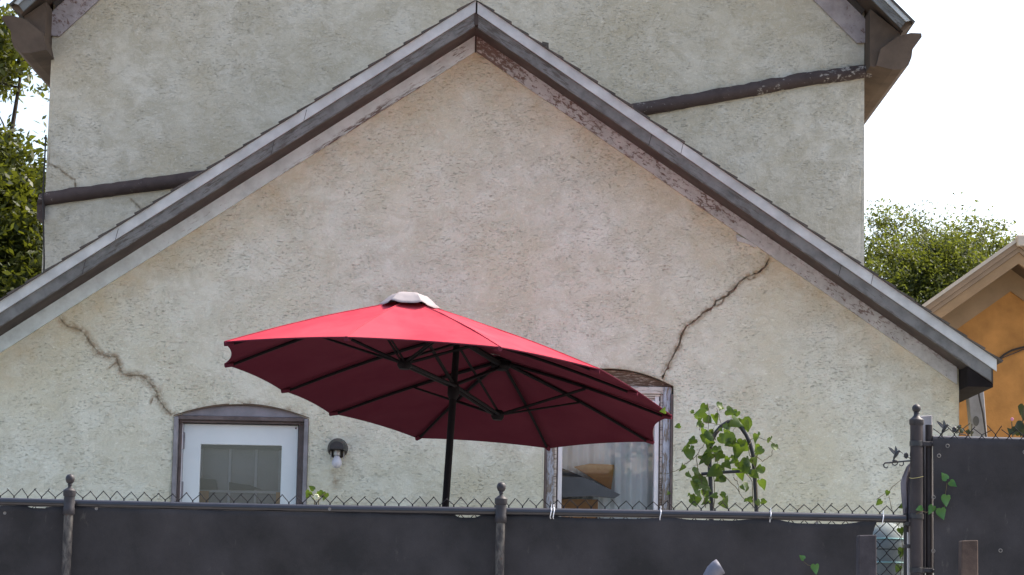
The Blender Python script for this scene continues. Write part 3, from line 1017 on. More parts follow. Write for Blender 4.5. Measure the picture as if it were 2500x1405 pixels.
rim = [onplane(*p) for p in RIM]
Ld = (rim[7] - rim[1]).normalized()
HM = .415
top_m = UC + UN * HM
A1, A2 = top_m - Ld * .93, top_m + Ld * .93
ground_pt = UC - UN * ((UC.z - YARD - .02) / UN.z)
umb = thing('patio_umbrella', 'large open red patio umbrella with double canopy leaning before the wall', 'umbrella', tuple(ground_pt))
apex = {i: A1 for i in (11, 0, 1, 2, 3)}
apex.update({4: top_m, 10: top_m})
apex.update({i: A2 for i in (5, 6, 7, 8, 9)})
NU, NV = 20, 20


def panel(i, j, off):
    a, b = apex[i], apex[j]
    p, q = rim[i], rim[j]
    vs, fs = [], []
    mid_ap = (A1 + A2) / 2
    for u in range(NU + 1):
        s = u / NU
        ea = a.lerp(b, s)
        rm = p.lerp(q, s)
        bow = 4 * s * (1 - s)
        inward = (UC - rm)
        inward -= UN * inward.dot(UN)
        rm = rm + inward.normalized() * bow * ((.065 if i in (11, 5) else .016) * (p - q).length) + UN * (.012 * bow * (p - q).length)
        for v in range(NV + 1):
            w = v / NV
            c = ea.lerp(rm, w)
            # taut fabric: slight convex crown near the top, dip between ribs
            c = c + UN * (.02 * sin(pi * w) - .022 * bow * sin(pi * w) ** 1.2 * (p - q).length)
            wr = noise.noise((c.x * 3, c.y * 3, 1)) * .008 + noise.noise((s * 7 + i * 3.1, w * 2.2, 5)) * .007 + noise.noise((s * 2 + i, w * 9 + s * 4, 8)) * .004
            c = c + UN * (wr * sin(pi * w) * (.4 + .6 * bow))
            vs.append(c - UN * off)
    for u in range(NU):
        for v in range(NV):
            k = u * (NV + 1) + v
            fs.append((k, k + 1, k + NV + 2, k + NV + 1))
    return vs, fs


for i in range(12):
    j = (i + 1) % 12
    vs, fs = panel(i, j, 0)
    mb = MB()
    mb.add(vs, fs)
    po = mb.build('canopy_panel', M['canopy'], umb, smooth=True)
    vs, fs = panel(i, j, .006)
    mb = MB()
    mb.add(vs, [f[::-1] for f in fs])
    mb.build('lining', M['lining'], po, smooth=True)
    sv, sf = panel(i, j, -.0015)
    MB().tube([Vector(sv[v]) for v in range(1, NV + 1)], .0035, 5).build('seam', M['canopy'], po)
    # stitched hem along the edge
    hem = [vs[u * (NV + 1) + NV] + UN * .003 for u in range(NU + 1)]
    MB().tube(hem, .005, 5).build('hem', M['lining'], po)


def rib_pt(i, w, drop=.028):
    a, p = apex[i], rim[i]
    return a.lerp(p, w) + UN * (.02 * sin(pi * w)) - UN * drop


for i in range(12):
    path = [rib_pt(i, .02 + .95 * k / 8) for k in range(9)]
    rb = MB().tube(path, [.014 - .004 * k / 8 for k in range(9)], 6).build('rib', M['frame_dark'], umb)
    MB().tube([rib_pt(i, .95), rib_pt(i, 1.0, .012)], .016, 8).build('tip_pocket', M['lining'], rb)
MB().tube([A1 - UN * .05, top_m - UN * .05, A2 - UN * .05], .022, 8).build('ridge_beam', M['frame_dark'], umb)
H1 = onplane(1000, 892)
H2 = onplane(1215, 1015)
H1 = A1 - UN * ((A1 - H1).dot(UN))
H2 = A2 - UN * ((A2 - H2).dot(UN))
MB().tube([ground_pt, UC, top_m - UN * .02], [.024, .024, .022], 16).build('pole', M['frame_dark'], umb, smooth=True)


def hub(c, r, h, nm):
    MB().tube([c - UN * h, c - UN * h * .4, c + UN * h * .4, c + UN * h], [r * .7, r, r, r * .75], 14).build(nm, M['frame_dark'], umb, smooth=True)


hub(UC, .04, .055, 'runner')
for c in (H1, H2):
    hub(c, .046, .034, 'lower_hub')
for c in (A1, A2):
    hub(c - UN * .05, .07, .04, 'upper_hub')
side = UN.cross(Ld).normalized()
for H, A, ids in ((H1, A1, (11, 0, 1, 2, 3)), (H2, A2, (5, 6, 7, 8, 9))):
    for s in (-1, 1):
        MB().tube([UC + side * s * .022 + UN * .03, H + side * s * .022], .011, 6).build('arm', M['frame_dark'], umb)
    MB().tube([UC + UN * .04, A - UN * .07], .013, 6).build('arm', M['frame_dark'], umb)
    for i in ids:
        e = rib_pt(i, .5, .04)
        d = (e - H).normalized().cross(UN).normalized()
        for s in (-1, 1):
            MB().tube([H + d * s * .012, e + d * s * .010], .0075, 5).build('strut', M['frame_dark'], umb)
    MB().tube([H + UN * .03, top_m - UN * .09], .010, 6).build('strut', M['frame_dark'], umb)
# pale vent caps: six flaps stitched to a flat top, edges lifting off the canopy
for ci, A in enumerate((A1, A2)):
    vs, fs = [], []
    n = 48
    prof = [(.0, .062), (.085, .060), (.108, .050), (.138, .024), (.168, -.008), (.192, -.030)]
    for k, (r, h) in enumerate(prof):
        for i in range(n):
            a = 2 * pi * i / n
            sec = ((a + .3) % (pi / 3)) - pi / 6
            hexf = cos(pi / 6) / cos(sec) * 1.06
            e = (k / 5) ** 2
            lift = .013 * e * (abs(sec) / (pi / 6)) ** 3 + .006 * e * noise.noise((a * 2, ci, 3))
            vs.append(A + side * cos(a) * r * hexf + Ld * sin(a) * r * hexf + UN * (h - .024 + .035 * ci + lift + .004 * (abs(sec) / (pi / 6)) ** 4 * (k > 1)))
    for k in range(len(prof) - 1):
        for i in range(n):
            a, b = k * n + i, k * n + (i + 1) % n
            fs.append((a, b, b + n, a + n))
    mb = MB()
    mb.add(vs, fs)
    vo = mb.build('vent_cap', M['vent'], umb, smooth=True)
    sm = vo.modifiers.new('cloth', 'SOLIDIFY')
    sm.thickness = .0015
    MB().tube([A - UN * .03, A + UN * .02], [.09, .08], 24).build('vent_net', M['frame_dark'], umb, smooth=True)
MB().lathe([(.26, 0), (.28, .02), (.28, .06), (.22, .08), (.05, .1), (.03, .3)], (ground_pt.x, ground_pt.y, YARD), 'Z', 28).build('base', M['black_metal'], umb, smooth=True)

# ------------------------------------------------------------------ low chain link fence
x0f, x1f = at(-120, 1222, YF).x, at(2211, 1245, YF).x
railz = lambda x: 2.118 + (x - at(0, 1222, YF).x) * (.016 / 4.64)
rt = at(1222, 1238, YF).z - .024
railz = lambda x: rt + .004 * sin(x * 1.3)
fence = thing('chain_link_fence', 'low black chain link fence with a charcoal windscreen and ball-topped posts', 'fence', (0, YF, .13))
MB().tube([(x0f + (x1f - x0f) * i / 30, YF, railz(x0f + (x1f - x0f) * i / 30)) for i in range(31)], .021, 14).build('top_rail', M['fence_black'], fence, smooth=True)


def chainlink(x0, x1, ztop, zbot, y, parent, seed, bent=0.0, r=.0022, wob=.005):
    rr = random.Random(seed)
    W, Hh = .0352, .0405
    n = int((x1 - x0) / W)
    vs_all, fs_all = [], []
    N = int((ztop(x0) - zbot) / Hh)
    N -= N % 2
    for k in range(n):
        pts = []
        jt = rr.uniform(-bent, bent)
        for i in range(N + 1):
            c = k + ((i + k) % 2)
            x = x0 + c * W
            z = ztop(x) - i * Hh
            if i == 0:
                pts.append((x + rr.uniform(-wob, wob) + jt, y + .003 * (1 if k % 2 else -1), z + rr.uniform(-wob * 1.5, wob) + (jt * -.5)))
            else:
                sgn = 1 if (i + k) % 2 else -1
                # short twist where neighbouring wires hook round each other
                pts.append((x - sgn * .0015, y - .0025 * sgn, z + .0045))
                pts.append((x - sgn * .0015, y + .0025 * sgn, z - .0045))
        for a, b in zip(pts[:-1], pts[1:]):
            a, b = Vector(a), Vector(b)
            t = (b - a).normalized()
            n1 = t.cross(Vector((0, 1, 0))).normalized() * r
            n2 = Vector((0, 1, 0)) * r
            bb = len(vs_all)
            e = t * r * .6
            vs_all += [a - e + n1, a - e + n2, a - e - n1, a - e - n2, b + e + n1, b + e + n2, b + e - n1, b + e - n2]
            fs_all += [(bb + q, bb + (q + 1) % 4, bb + 4 + (q + 1) % 4, bb + 4 + q) for q in range(4)]
        # cut wire end, bent over at the top
        a = Vector(pts[0])
        b = a + Vector((rr.uniform(-.006, .006), -.003, rr.uniform(-.005, .001)))
        bb = len(vs_all)
        n1 = Vector((r, 0, 0))
        n2 = Vector((0, r, 0))
        vs_all += [a + n1, a + n2, a - n1, a - n2, b + n1, b + n2, b - n1, b - n2]
        fs_all += [(bb + q, bb + (q + 1) % 4, bb + 4 + (q + 1) % 4, bb + 4 + q) for q in range(4)] + [(bb + 4, bb + 5, bb + 6, bb + 7)]
    mb = MB()
    mb.add(vs_all, fs_all)
    o = mb.build('wire_mesh', M['wire'], parent)
    o['kind'] = 'stuff'
    return o


chainlink(x0f, x1f, lambda x: railz(x) + .068, .5, YF + .026, fence, 3)


def screen(name, x0, x1, topf, zbot, y, parent, right_cut=None, seed=0, nx=120, nz=24):
    vs, fs = [], []
    for j in range(nz + 1):
        w = j / nz
        for i in range(nx + 1):
            u = i / nx
            xe = x1
            zt = topf(x0 + (x1 - x0) * u)
            z = zt + (zbot - zt) * w ** 1.3
            if right_cut:
                xe = right_cut(z)
            x = x0 + (xe - x0) * u
            f = .016 * noise.noise((x * 1.7, z * 1.1 + seed, 4)) + .009 * noise.noise((x * 6, z * 2.2, seed + 7)) + .004 * noise.noise((x * 2, z * 14, 2 + seed)) * (1 - w)
            vs.append((x, y + .012 + f, z))
    for j in range(nz):
        for i in range(nx):
            a = j * (nx + 1) + i
            fs.append((a, a + nx + 1, a + nx + 2, a + 1))
    mb = MB()
    mb.add(vs, fs)
    o = mb.build(name, M['screen'], parent, smooth=True)
    md = o.modifiers.new('cloth', 'SOLIDIFY')
    md.thickness = .0015
    return o


# the screen's top hem drops away from the rail between its ties, letting slivers of light through
sags = [(66, 126, .004), (1113, 1180, .009), (1350, 1625, .004), (1652, 1838, .004), (1905, 2110, .011), (-80, 10, .004)]


def topf(x):
    base = railz(x) - .018
    s = 0
    for a, b, d in sags:
        xa, xb = at(a, 1240, YF).x, at(b, 1240, YF).x
        if xa < x < xb:
            u = (x - xa) / (xb - xa)
            s = max(s, (d + .0055) * min(1, 4 * u * (1 - u) * 1.4))
    return base - s


cx_gap = at(2146, 1270, YF).x
cz_gap = at(2146, 1265, YF).z


def cut(z):
    # rounded torn corner where the screen stops short of the gate post
    xr = at(2140, 1400, YF).x
    if z > cz_gap:
        return at(2152, 1262, YF).x
    d = cz_gap - z
    return at(2150, 1262, YF).x - .045 * min(1, sqrt(d / .09)) + .02 * min(1, max(0, (d - .12) / .1))


screen('windscreen', x0f, at(2146, 1262, YF).x, topf, .35, YF - .022, fence, cut, 1, nx=400)
for px in (1345, 1352, 1612, 1880, 2154):
    q = at(px, 1248, YF)
    zc = railz(q.x)
    lp_ = [(q.x + .003 * sin(a * 2), YF - .026 * cos(a) - .004, zc - .004 + .029 * sin(a)) for a in [2 * pi * k / 14 for k in range(15)]]
    tie = MB().tube(lp_, .0026, 5).build('cable_tie', M['tie'], fence)
    MB().tube([(q.x, YF - .03, zc + .012), (q.x + random.uniform(-.004, .004), YF - .033, zc + .04)], .0022, 5).build('tie_tail', M['tie'], tie)
for px, py in ((806, 1244), (1880, 1266), (1992, 1277), (15, 1254), (238, 1243)):
    q = at(px, py, YF)
    MB().lathe([(.004, -.001), (.008, -.003), (.008, .001), (.004, .002)], (q.x, YF - .034, q.z), 'Y', 14).build('grommet', M['grommet'], fence)


def line_post(px, pyt, par):
    q = at(px, pyt, YF - .045)
    x, y = q.x, YF - .06
    zr = railz(x)
    p = MB().tube([(x - .006, y, .1), (x, y, zr - .03)], .0235, 18).build('post', M['post_metal'], par, smooth=True)
    cap = MB().lathe([(.0265, -.035), (.0295, -.03), (.0295, .0), (.0275, .005), (.0275, .058), (.031, .060), (.0325, .070), (.0325, .088), (.029, .092), (.02, .098), (.012, .104)], (x, y, zr - .025), 'Z', 24)
    c = cap.build('post_cap', M['cap_metal'], p, smooth=True)
    MB().lathe([(.010, 0), (.009, .010), (.0125, .014), (.0105, .02), (.018, .026), (.0228, .038), (.0235, .046), (.0215, .056), (.015, .065), (.004, .069)], (x, y, zr + .078), 'Z', 24).build('ball_finial', M['cap_metal'], p, smooth=True)
    MB().tube([(x - .0, YF - .06, zr), (x, YF + .01, zr)], .0255, 12).build('rail_loop', M['cap_metal'], p, smooth=True)
    return p


line_post(170, 1230, fence)
line_post(1223, 1240, fence)
# end bar of the mesh by the gate post
ex = at(2212, 1300, YF).x
MB().box(ex - .008, ex + .008, YF + .02, YF + .032, .5, railz(ex) + .03).build('tension_bar', M['fence_black'], fence)
for pz in (1280, 1334):
    zz = at(2212, pz, YF).z
    MB().box(ex - .01, ex + .045, YF - .02, YF + .036, zz - .009, zz + .009).build('tension_band', M['fence_black'], fence, bevel=.002)

# ------------------------------------------------------------------ gate post and tall screened gate
gp = at(2238, 1200, YF - .03)
gate_post = thing('gate_post', 'thick brown-black gate post topped by a round ball', 'post', (gp.x, YF - .03, .13))
zt = at(2238, 1035, YF).z
MB().tube([(gp.x - .006, YF - .03, .1), (gp.x, YF - .03, zt)], .0325, 22).build('shaft', M['gate_post'], gate_post, smooth=True)
MB().lathe([(.034, -.01), (.037, -.005), (.037, .018), (.033, .022), (.024, .028), (.015, .04), (.0135, .05), (.016, .053), (.0135, .057)], (gp.x, YF - .03, zt), 'Z', 24).build('cap', M['cap_metal'], gate_post, smooth=True)
MB().sphere((gp.x, YF - .03, zt + .076), .0225, 20, 14).build('ball_finial', M['cap_metal'], gate_post, smooth=True)
for py in (1085, 1262, 1393):
    zz = at(2238, py, YF).z
    MB().lathe([(.034, -.014), (.0365, -.012), (.0365, .012), (.034, .014)], (gp.x, YF - .03, zz), 'Z', 22).build('band', M['fence_black'], gate_post, smooth=True)
zz = at(2235, 1167, YF).z
MB().tube([(gp.x + .034 * cos(a) , YF - .03 - .034 * sin(a), zz + .006 * cos(a * 1.3)) for a in [pi * k / 10 - .0 for k in range(11)]] + [(gp.x - .036, YF - .02, zz)], .0016, 5).build('straw_tie', simple('yellow twine', (.42, .36, .16), .8), gate_post)

gx0_ = at(2268, 1100, YF).x
gx1_ = at(2600, 1100, YF).x
gtop = at(2280, 1074, YF).z
gtopf = lambda x: gtop - .004 * (x - gx0_)
gate = thing('screened_gate', 'tall chain link gate covered with charcoal screen at the right edge', 'gate', (gx0_, YF, .13))
MB().tube([(gx0_, YF, .3), (gx0_, YF, at(2268, 1038, YF).z)], .0185, 16).build('stile', M['gate_post'], gate, smooth=True)
MB().tube([(gx0_ + .02, YF, gtopf(gx0_)), (gx1_, YF, gtopf(gx1_))], .021, 14).build('top_rail', M['fence_black'], gate, smooth=True)
for py in (1085, 1393):
    zz = at(2255, py, YF).z
    h = MB().box(gp.x + .02, gx0_ + .03, YF - .036, YF - .022, zz - .012, zz + .012).build('hinge', M['cap_metal'], gate, bevel=.003)
    MB().sphere((gx0_ + .012, YF - .038, zz), .007, 10, 6).build('bolt', M['cap_metal'], h)
MB().box(gx0_ - .045, gx0_ - .022, YF - .0, YF + .01, .3, gtop - .02).build('gap_strip', M['screen'], gate)
chainlink(gx0_ + .02, gx1_, lambda x: gtopf(x) + .066 + .012 * noise.noise((x * 9, 2, 2)), .5, YF - .028, gate, 9, bent=.006, wob=.009)
screen('windscreen', gx0_ + .012, gx1_, lambda x: gtopf(x) + .004, .35, YF - .066, gate, None, 5)
for px, py in ((2311, 1090), (2290, 1114), (2277, 1215), (2276, 1346), (2499, 1105), (2440, 1345)):
    q = at(px, py, YF - .05)
    mbq = MB()
    mbq.tube([(q.x + .0085 * cos(a), YF - .078, q.z + .0085 * sin(a)) for a in [2 * pi * k / 16 for k in range(17)]], .0024, 6, False)
    mbq.build('grommet', M['grommet'], gate)

# ------------------------------------------------------------------ heart leaves
def leaf_mesh(name, mat, seed):
    rr = random.Random(seed)
    curl, bend, wid = rr.uniform(.1, 1.0), rr.uniform(-.5, .9), rr.uniform(.75, 1.1)
    half = [(0, 0), (.16, -.12), (.34, -.10), (.47, .06), (.49, .26), (.40, .48), (.24, .70), (.10, .86), (0, 1.0)]
    vs, fs = [], []
    for s in (1, -1):
        for (x, y) in half[1:-1]:
            jj = rr.uniform(-.025, .025)
            vs.append((s * (x * wid + jj), y + rr.uniform(-.03, .03), curl * x * x + rr.uniform(-.04, .04) - bend * (y - .2) ** 2))
    n = len(half) - 2
    mid = [(0, y, -.05 - bend * (y - .2) ** 2) for y in (0, .15, .35, .55, .75, 1.0)]
    b = len(vs)
    vs += mid
    for s in range(2):
        o = s * n
        tri = [(b, o + 0, b + 1), (o + 0, o + 1, b + 1), (o + 1, o + 2, b + 1), (b + 1, o + 2, b + 2), (o + 2, o + 3, b + 2), (b + 2, o + 3, b + 3), (o + 3, o + 4, b + 3), (b + 3, o + 4, b + 4), (o + 4, o + 5, b + 4), (b + 4, o + 5, b + 5), (o + 5, o + 6, b + 5)]
        fs += [t if s == 0 else t[::-1] for t in tri]
    me = bpy.data.meshes.new(name)
    me.from_pydata([(x, y - .1, z) for x, y, z in vs], [], fs)
    me.materials.append(mat)
    for p in me.polygons:
        p.use_smooth = True
    return me


LEAF = [leaf_mesh('leaf', M['vine_leaf'], k) for k in range(7)]
LEAFB = [leaf_mesh('leaf', M['vine_leaf_b'], k) for k in range(2)]


def put_leaf(parent, pos, size, roll, tilt, yaw, meshes, rr):
    o = link('leaf', rr.choice(meshes))
    # leaf lies in XY with tip +Y: stand it up hanging down, then vary
    m = Matrix.Rotation(yaw, 4, 'Z') @ Matrix.Rotation(roll, 4, 'Y') @ Matrix.Rotation(-pi / 2 + tilt, 4, 'X')
    sxx = size * rr.uniform(.9, 1.1)
    o.location = pos
    o.rotation_euler = m.to_euler()
    o.scale = (sxx, size, size)
    setparent(o, parent)
    return o


# ------------------------------------------------------------------ trellis and vine
YV = 13.9
tr0 = at(1790, 1240, YV)
trellis = thing('garden_trellis', 'black arched tube trellis carrying the green vine behind the fence', 'trellis', (tr0.x, YV, YARD))


def path(pts, Y):
    return [at(a, b, Y) for a, b in pts]


legs = path([(1738, 1245), (1736, 1200), (1733, 1150), (1732, 1105), (1737, 1078), (1747, 1058), (1760, 1042), (1777, 1031), (1793, 1030), (1808, 1042), (1822, 1062), (1832, 1084), (1838, 1108), (1842, 1150), (1845, 1200), (1847, 1245)], YV)
legs = [Vector((legs[0].x - .01, YV, YARD))] + legs + [Vector((legs[-1].x + .01, YV, YARD))]
MB().tube(legs, .0125, 10).build('arch', M['black_metal'], trellis, smooth=True)
MB().tube(path([(1712, 1158), (1760, 1154), (1847, 1149)], YV - .022), .0095, 10).build('crossbar', M['black_metal'], trellis, smooth=True)
MB().tube(path([(1712, 1330), (1847, 1330)], YV - .022), .0095, 10).build('crossbar', M['black_metal'], trellis, smooth=True)
vine = thing('climbing_vine', 'leafy green vine with heart-shaped leaves climbing the arched trellis', 'vine', (tr0.x, YV - .03, YARD))
stems = [[(440, 1400), (420, 1150), (350, 950), (330, 720), (430, 560), (480, 380), (490, 120), (470, 20)],
         [(560, 1400), (560, 1000), (600, 800), (520, 640), (560, 430), (700, 300), (860, 180)],
         [(1080, 1400), (1060, 1050), (900, 860), (830, 640), (800, 440), (840, 330)],
         [(1140, 1390), (1100, 900), (1010, 640), (1050, 500), (1160, 490), (1300, 520), (1430, 640)],
         [(520, 900), (350, 700), (200, 820), (90, 900), (-60, 960), (-180, 960)],
         [(700, 1000), (880, 1180), (990, 1340)], [(370, 390), (370, 320), (420, 280), (650, 300), (610, 150), (590, 90)],
         [(820, 1000), (870, 1080), (900, 1200)], [(1100, 720), (1200, 800), (1320, 720), (1330, 640)]]
for st in stems:
    pp = [at(1640 + a / 5.404, 980 + b / 5.404, YV - .03 - random.uniform(0, .03)) for a, b in st]
    dd = []
    for a, b in zip(pp[:-1], pp[1:]):
        for k in range(4):
            q = a.lerp(b, k / 4)
            dd.append(q + Vector((random.uniform(-.004, .004), random.uniform(-.01, .01), random.uniform(-.004, .004))))
    dd.append(pp[-1])
    MB().tube(dd, [.0026 - .0014 * i / len(dd) for i in range(len(dd))], 5).build('stem', M['twig'], vine)
LV = [(440, 105, 90), (630, 70, 80), (320, 220, 90), (430, 210, 110), (455, 270, 110), (565, 230, 110), (735, 165, 100), (860, 190, 120), (100, 350, 60), (810, 310, 130), (920, 300, 140), (945, 355, 170), (700, 340, 80), (430, 430, 130), (440, 530, 190), (540, 430, 100), (720, 430, 90), (640, 530, 150), (755, 510, 140), (300, 550, 120), (835, 590, 120), (930, 570, 110), (240, 700, 150), (205, 650, 90), (270, 620, 60), (150, 880, 90), (900, 680, 150), (990, 650, 130), (1120, 610, 80), (1185, 680, 90), (1160, 440, 60), (1130, 490, 110), (1300, 530, 110), (1360, 620, 110), (410, 770, 160), (520, 770, 180), (600, 690, 130), (670, 740, 90), (740, 780, 80), (840, 800, 120), (900, 860, 140), (980, 810, 100), (1085, 790, 110), (700, 850, 120), (320, 930, 110), (210, 980, 100), (300, 1050, 140), (400, 1120, 170), (300, 1130, 120), (620, 980, 140), (670, 1030, 110), (590, 970, 100), (870, 960, 150), (1060, 990, 140), (1180, 930, 110), (1175, 1105, 110), (995, 1180, 120), (920, 1145, 70), (430, 1230, 110), (270, 1275, 70), (345, 1230, 80), (330, 1310, 110), (660, 1265, 120), (590, 1275, 70), (480, 1350, 100), (690, 1360, 110), (1050, 1330, 70), (1130, 1350, 80), (1190, 1350, 80), (-90, 150, 60), (-60, 1230, 50)]
rr = random.Random(21)
LV += [(a + rr.uniform(-70, 70), b + rr.uniform(-60, 60), d * rr.uniform(.45, .75)) for a, b, d in LV if rr.random() < .6 and 200 < a < 1150]
for a, b, d in LV:
    s = d / 5.404 * YV / FPX * rr.uniform(.95, 1.5)
    q = at(1640 + a / 5.404, 980 + b / 5.404, YV - rr.uniform(-.04, .11)) + Vector((0, 0, s * .35))
    put_leaf(vine, q, s, rr.uniform(-1.5, 1.5), rr.uniform(-.3, 1.15), rr.uniform(-.8, .8), LEAF, rr)
# sprig on the gate
sprig = thing('gate_vine_sprig', 'few bright green heart leaves creeping out over the charcoal gate screen', 'vine', tuple(at(2280, 1270, YF - .08)))
MB().tube(path([(2236, 1256), (2250, 1247), (2262, 1252), (2275, 1243), (2289, 1242), (2300, 1250), (2312, 1225), (2308, 1208), (2312, 1180)], YF - .066), .0016, 5).build('stem', M['twig'], sprig)
for (a, b, d, ro) in ((2310, 1176, 20, 2.4), (2321, 1184, 19, -.9), (2310, 1222, 26, .1), (2277, 1246, 22, .5), (2297, 1254, 26, -.2), (2250, 1246, 16, 1.2)):
    s = d * YF / FPX
    put_leaf(sprig, at(a, b, YF - .085) + Vector((0, 0, s * .35)), s, ro, .25, rr.uniform(-.3, .3), LEAFB, rr)
sp2 = thing('fence_leaf_sprig', 'two small green leaves poking through the low fence screen near the bent pipe', 'vine', tuple(at(1985, 1385, YF - .05)))
MB().tube(path([(1958, 1368), (1972, 1380), (1990, 1384)], YF - .036), .0013, 5).build('stem', M['twig'], sp2)
for (a, b, d, ro) in ((1962, 1369, 14, 2.2), (1990, 1390, 23, -.1)):
    s = d * YF / FPX
    put_leaf(sp2, at(a, b, YF - .052) + Vector((0, 0, s * .35)), s, ro, .25, 0, LEAFB, rr)
sp3 = thing('gap_vine', 'thin vine with a few leaves in the open mesh beside the gate post', 'vine', tuple(at(2190, 1300, YF + .1)))
MB().tube(path([(2140, 1220), (2168, 1200), (2175, 1235), (2182, 1262), (2200, 1300), (2205, 1350), (2198, 1405)], YF + .08), .0018, 5).build('stem', M['twig'], sp3)
MB().tube(path([(2170, 1202), (2178, 1190), (2200, 1172)], YF + .08), .0015, 5).build('stem', M['twig'], sp3)
for (a, b, d, ro) in ((2168, 1205, 14, .3), (2150, 1230, 18, .8), (2198, 1298, 18, -.3), (2202, 1350, 24, .2), (2206, 1240, 16, 1.), (2195, 1390, 18, .5)):
    s = d * YF / FPX
    put_leaf(sp3, at(a, b, YF + .07) + Vector((0, 0, s * .35)), s, ro, .25, 0, LEAF, rr)

# ------------------------------------------------------------------ hummingbird ornaments
def hummingbird(name, label, bx_, by_, Y, sc, parent_loc, bracket):
    t = thing(name, label, 'ornament', parent_loc, 'metal hummingbird ornaments by the gate')

    def P(a, b, dy=0):
        return at(bx_ + a * sc, by_ + b * sc, Y) + Vector((0, dy, 0))
    # bird: body from tail to head, then the bill
    MB().tube([P(-4, 14), P(-2, 6), P(2, 0), (P(5, -5)), P(8, -9), P(10, -10), P(13, -8)], [.002, .006, .009, .0095, .006, .0068, .004], 10).build('bird_body', M['black_metal'], t, smooth=True)
    MB().tube([P(12, -9), P(20, -4)], [.002, .001], 6).build('bill', M['black_metal'], t)
    for k, pts in enumerate((((0, 0), (-6, -5), (-13, -13), (-17, -20), (-9, -16), (0, -8)), ((1, -3), (0, -12), (2, -23), (6, -14), (5, -6)))):
        ring = [P(a, b, -.008 + .016 * k) for a, b in pts]
        wng = MB().tube(ring + [ring[0]], .0016, 6).build('wing', M['black_metal'], t)
        mbw = MB()
        c = sum(ring, Vector()) / len(ring)
        n = len(ring)
        mbw.add([p + Vector((0, .0005, 0)) for p in ring] + [c] , [(i, (i + 1) % n, n) for i in range(n)])
        ww = mbw.build('wing_web', simple('grey wing mesh', (.10, .10, .105), .6), wng)
    # flower
    fl = MB()
    c = P(27, 1)
    for k in range(9):
        a = 2 * pi * k / 9
        d = Vector((cos(a) * .011, 0, sin(a) * .014))
        fl.tube([c, c + d * .7 + Vector((0, -.004, 0)), c + d * 1.15], [.006, .007, .0015], 6)
    fl.build('flower', M['black_metal'], t, smooth=True)
    MB().tube([P(31, 3), P(37, 8), P(41, 12)], [.002, .0025, .002], 6).build('flower_stem', M['black_metal'], t)
    MB().tube([P(36, 2), P(39, -6), P(41, -10)], [.001, .006, .001], 6).build('metal_leaf', M['black_metal'], t)
    if bracket:
        MB().tube([P(45, 13), P(20, 15), P(-12, 18), P(-24, 19), P(-28, 23), P(-26, 29), P(-20, 31), P(-17, 27)], [.0042, .0042, .0042, .0042, .0042, .004, .0035, .002], 8).build('hook_bar', M['black_metal'], t, smooth=True)
        MB().tube([P(-8, 18), P(-5, 23), P(0, 25), (P(5, 22)), P(7, 17)], .003, 8).build('scroll', M['black_metal'], t, smooth=True)
        MB().tube([P(20, 16), P(21, 22), P(17, 26), P(12, 25), P(12, 22)], .003, 8).build('scroll', M['black_metal'], t, smooth=True)
        MB().sphere(P(0, 14), .012, 14, 8, (1.2, .8, .6)).build('perch', M['black_metal'], t, smooth=True)
    else:
        MB().tube([P(-3, 13), P(-2, 24)], .003, 6).build('mount_pin', M['black_metal'], t)
        MB().tube([P(41, 12), P(55, 14), P(60, 24)], .003, 6).build('mount_pin', M['black_metal'], t)


hummingbird('hummingbird_hook', 'black metal hummingbird and flower on a scroll hook left of the gate post', 2185, 1112, YF - .03, 1.0, tuple(at(2210, 1130, YF)), True)
hummingbird('hummingbird_stake', 'black metal hummingbird and flower standing on the tall gate rail', 2303, 1048, YF - .01, 1.0, tuple(at(2303, 1066, YF)), False)

# ------------------------------------------------------------------ small things round the gate
def leaning_board(name, label, cat, pts, Y, th, mat, bevel=.004):
    o = MB().prism(pl(pts, Y), Y, Y + th).build(name, mat, None, bevel=bevel)
    return tag(o, label, cat)


leaning_board('weathered_plank', 'grey weathered plank standing just behind the gate post ball', 'plank', [(2247, 1016), (2276, 1014), (2282, 1400), (2250, 1400)], YF + .12, .025, M['plank'])
q1 = at(2382, 952, 20.3)
pole = thing('utility_post', 'leaning grey square post with a black cable before the orange wall', 'post', (q1.x, 20.3, YARD))
pz = pl([(2363, 956), (2402, 951), (2425, 1250), (2390, 1250)], 20.3)
MB().prism(pz, 20.3, 20.42).build('shaft', M['pole_grey'], pole, bevel=.006)
MB().tube(path([(2399, 915), (2390, 935), (2388, 952), (2392, 975), (2400, 1010), (2408, 1070)], 20.27), .008, 6).build('cable', M['cable'], pole)
pt = [at(2383 + 7.5 * cos(a), 1028 + 13 * sin(a) * (1 if sin(a) > 0 else .9), 20.29) for a in [2 * pi * k / 16 for k in range(16)]]
mbp = MB()
mbp.add(pt, [tuple(range(16))[::-1]])
mbp.build('round_sticker', M['paper'], pole)
flap = MB()
vs, fs = [], []
outl = [((2224, 1128), (2226, 1128)), ((2213, 1140), (2226, 1140)), ((2203, 1165), (2226, 1165)), ((2200, 1180), (2226, 1180)), ((2202, 1210), (2226, 1205)), ((2206, 1245), (2223, 1230)), ((2208, 1300), (2218, 1300))]
for k, (l, r_) in enumerate(outl):
    for i in range(6):
        u = i / 5
        p = at(l[0] + (r_[0] - l[0]) * u, l[1] + (r_[1] - l[1]) * u, YF + .06)
        vs.append(p + Vector((0, .012 * sin(u * 9 + k * .4), 0)))
for k in range(len(outl) - 1):
    for i in range(5):
        a = k * 6 + i
        fs.append((a, a + 6, a + 7, a + 1))
flap.add(vs, fs)
fo = flap.build('tarp_flap', M['tarp'], None, smooth=True)
fo.modifiers.new('cloth', 'SOLIDIFY').thickness = .003
tag(fo, 'loose grey tarp flap hanging beside the gate post under the hook', 'tarp')
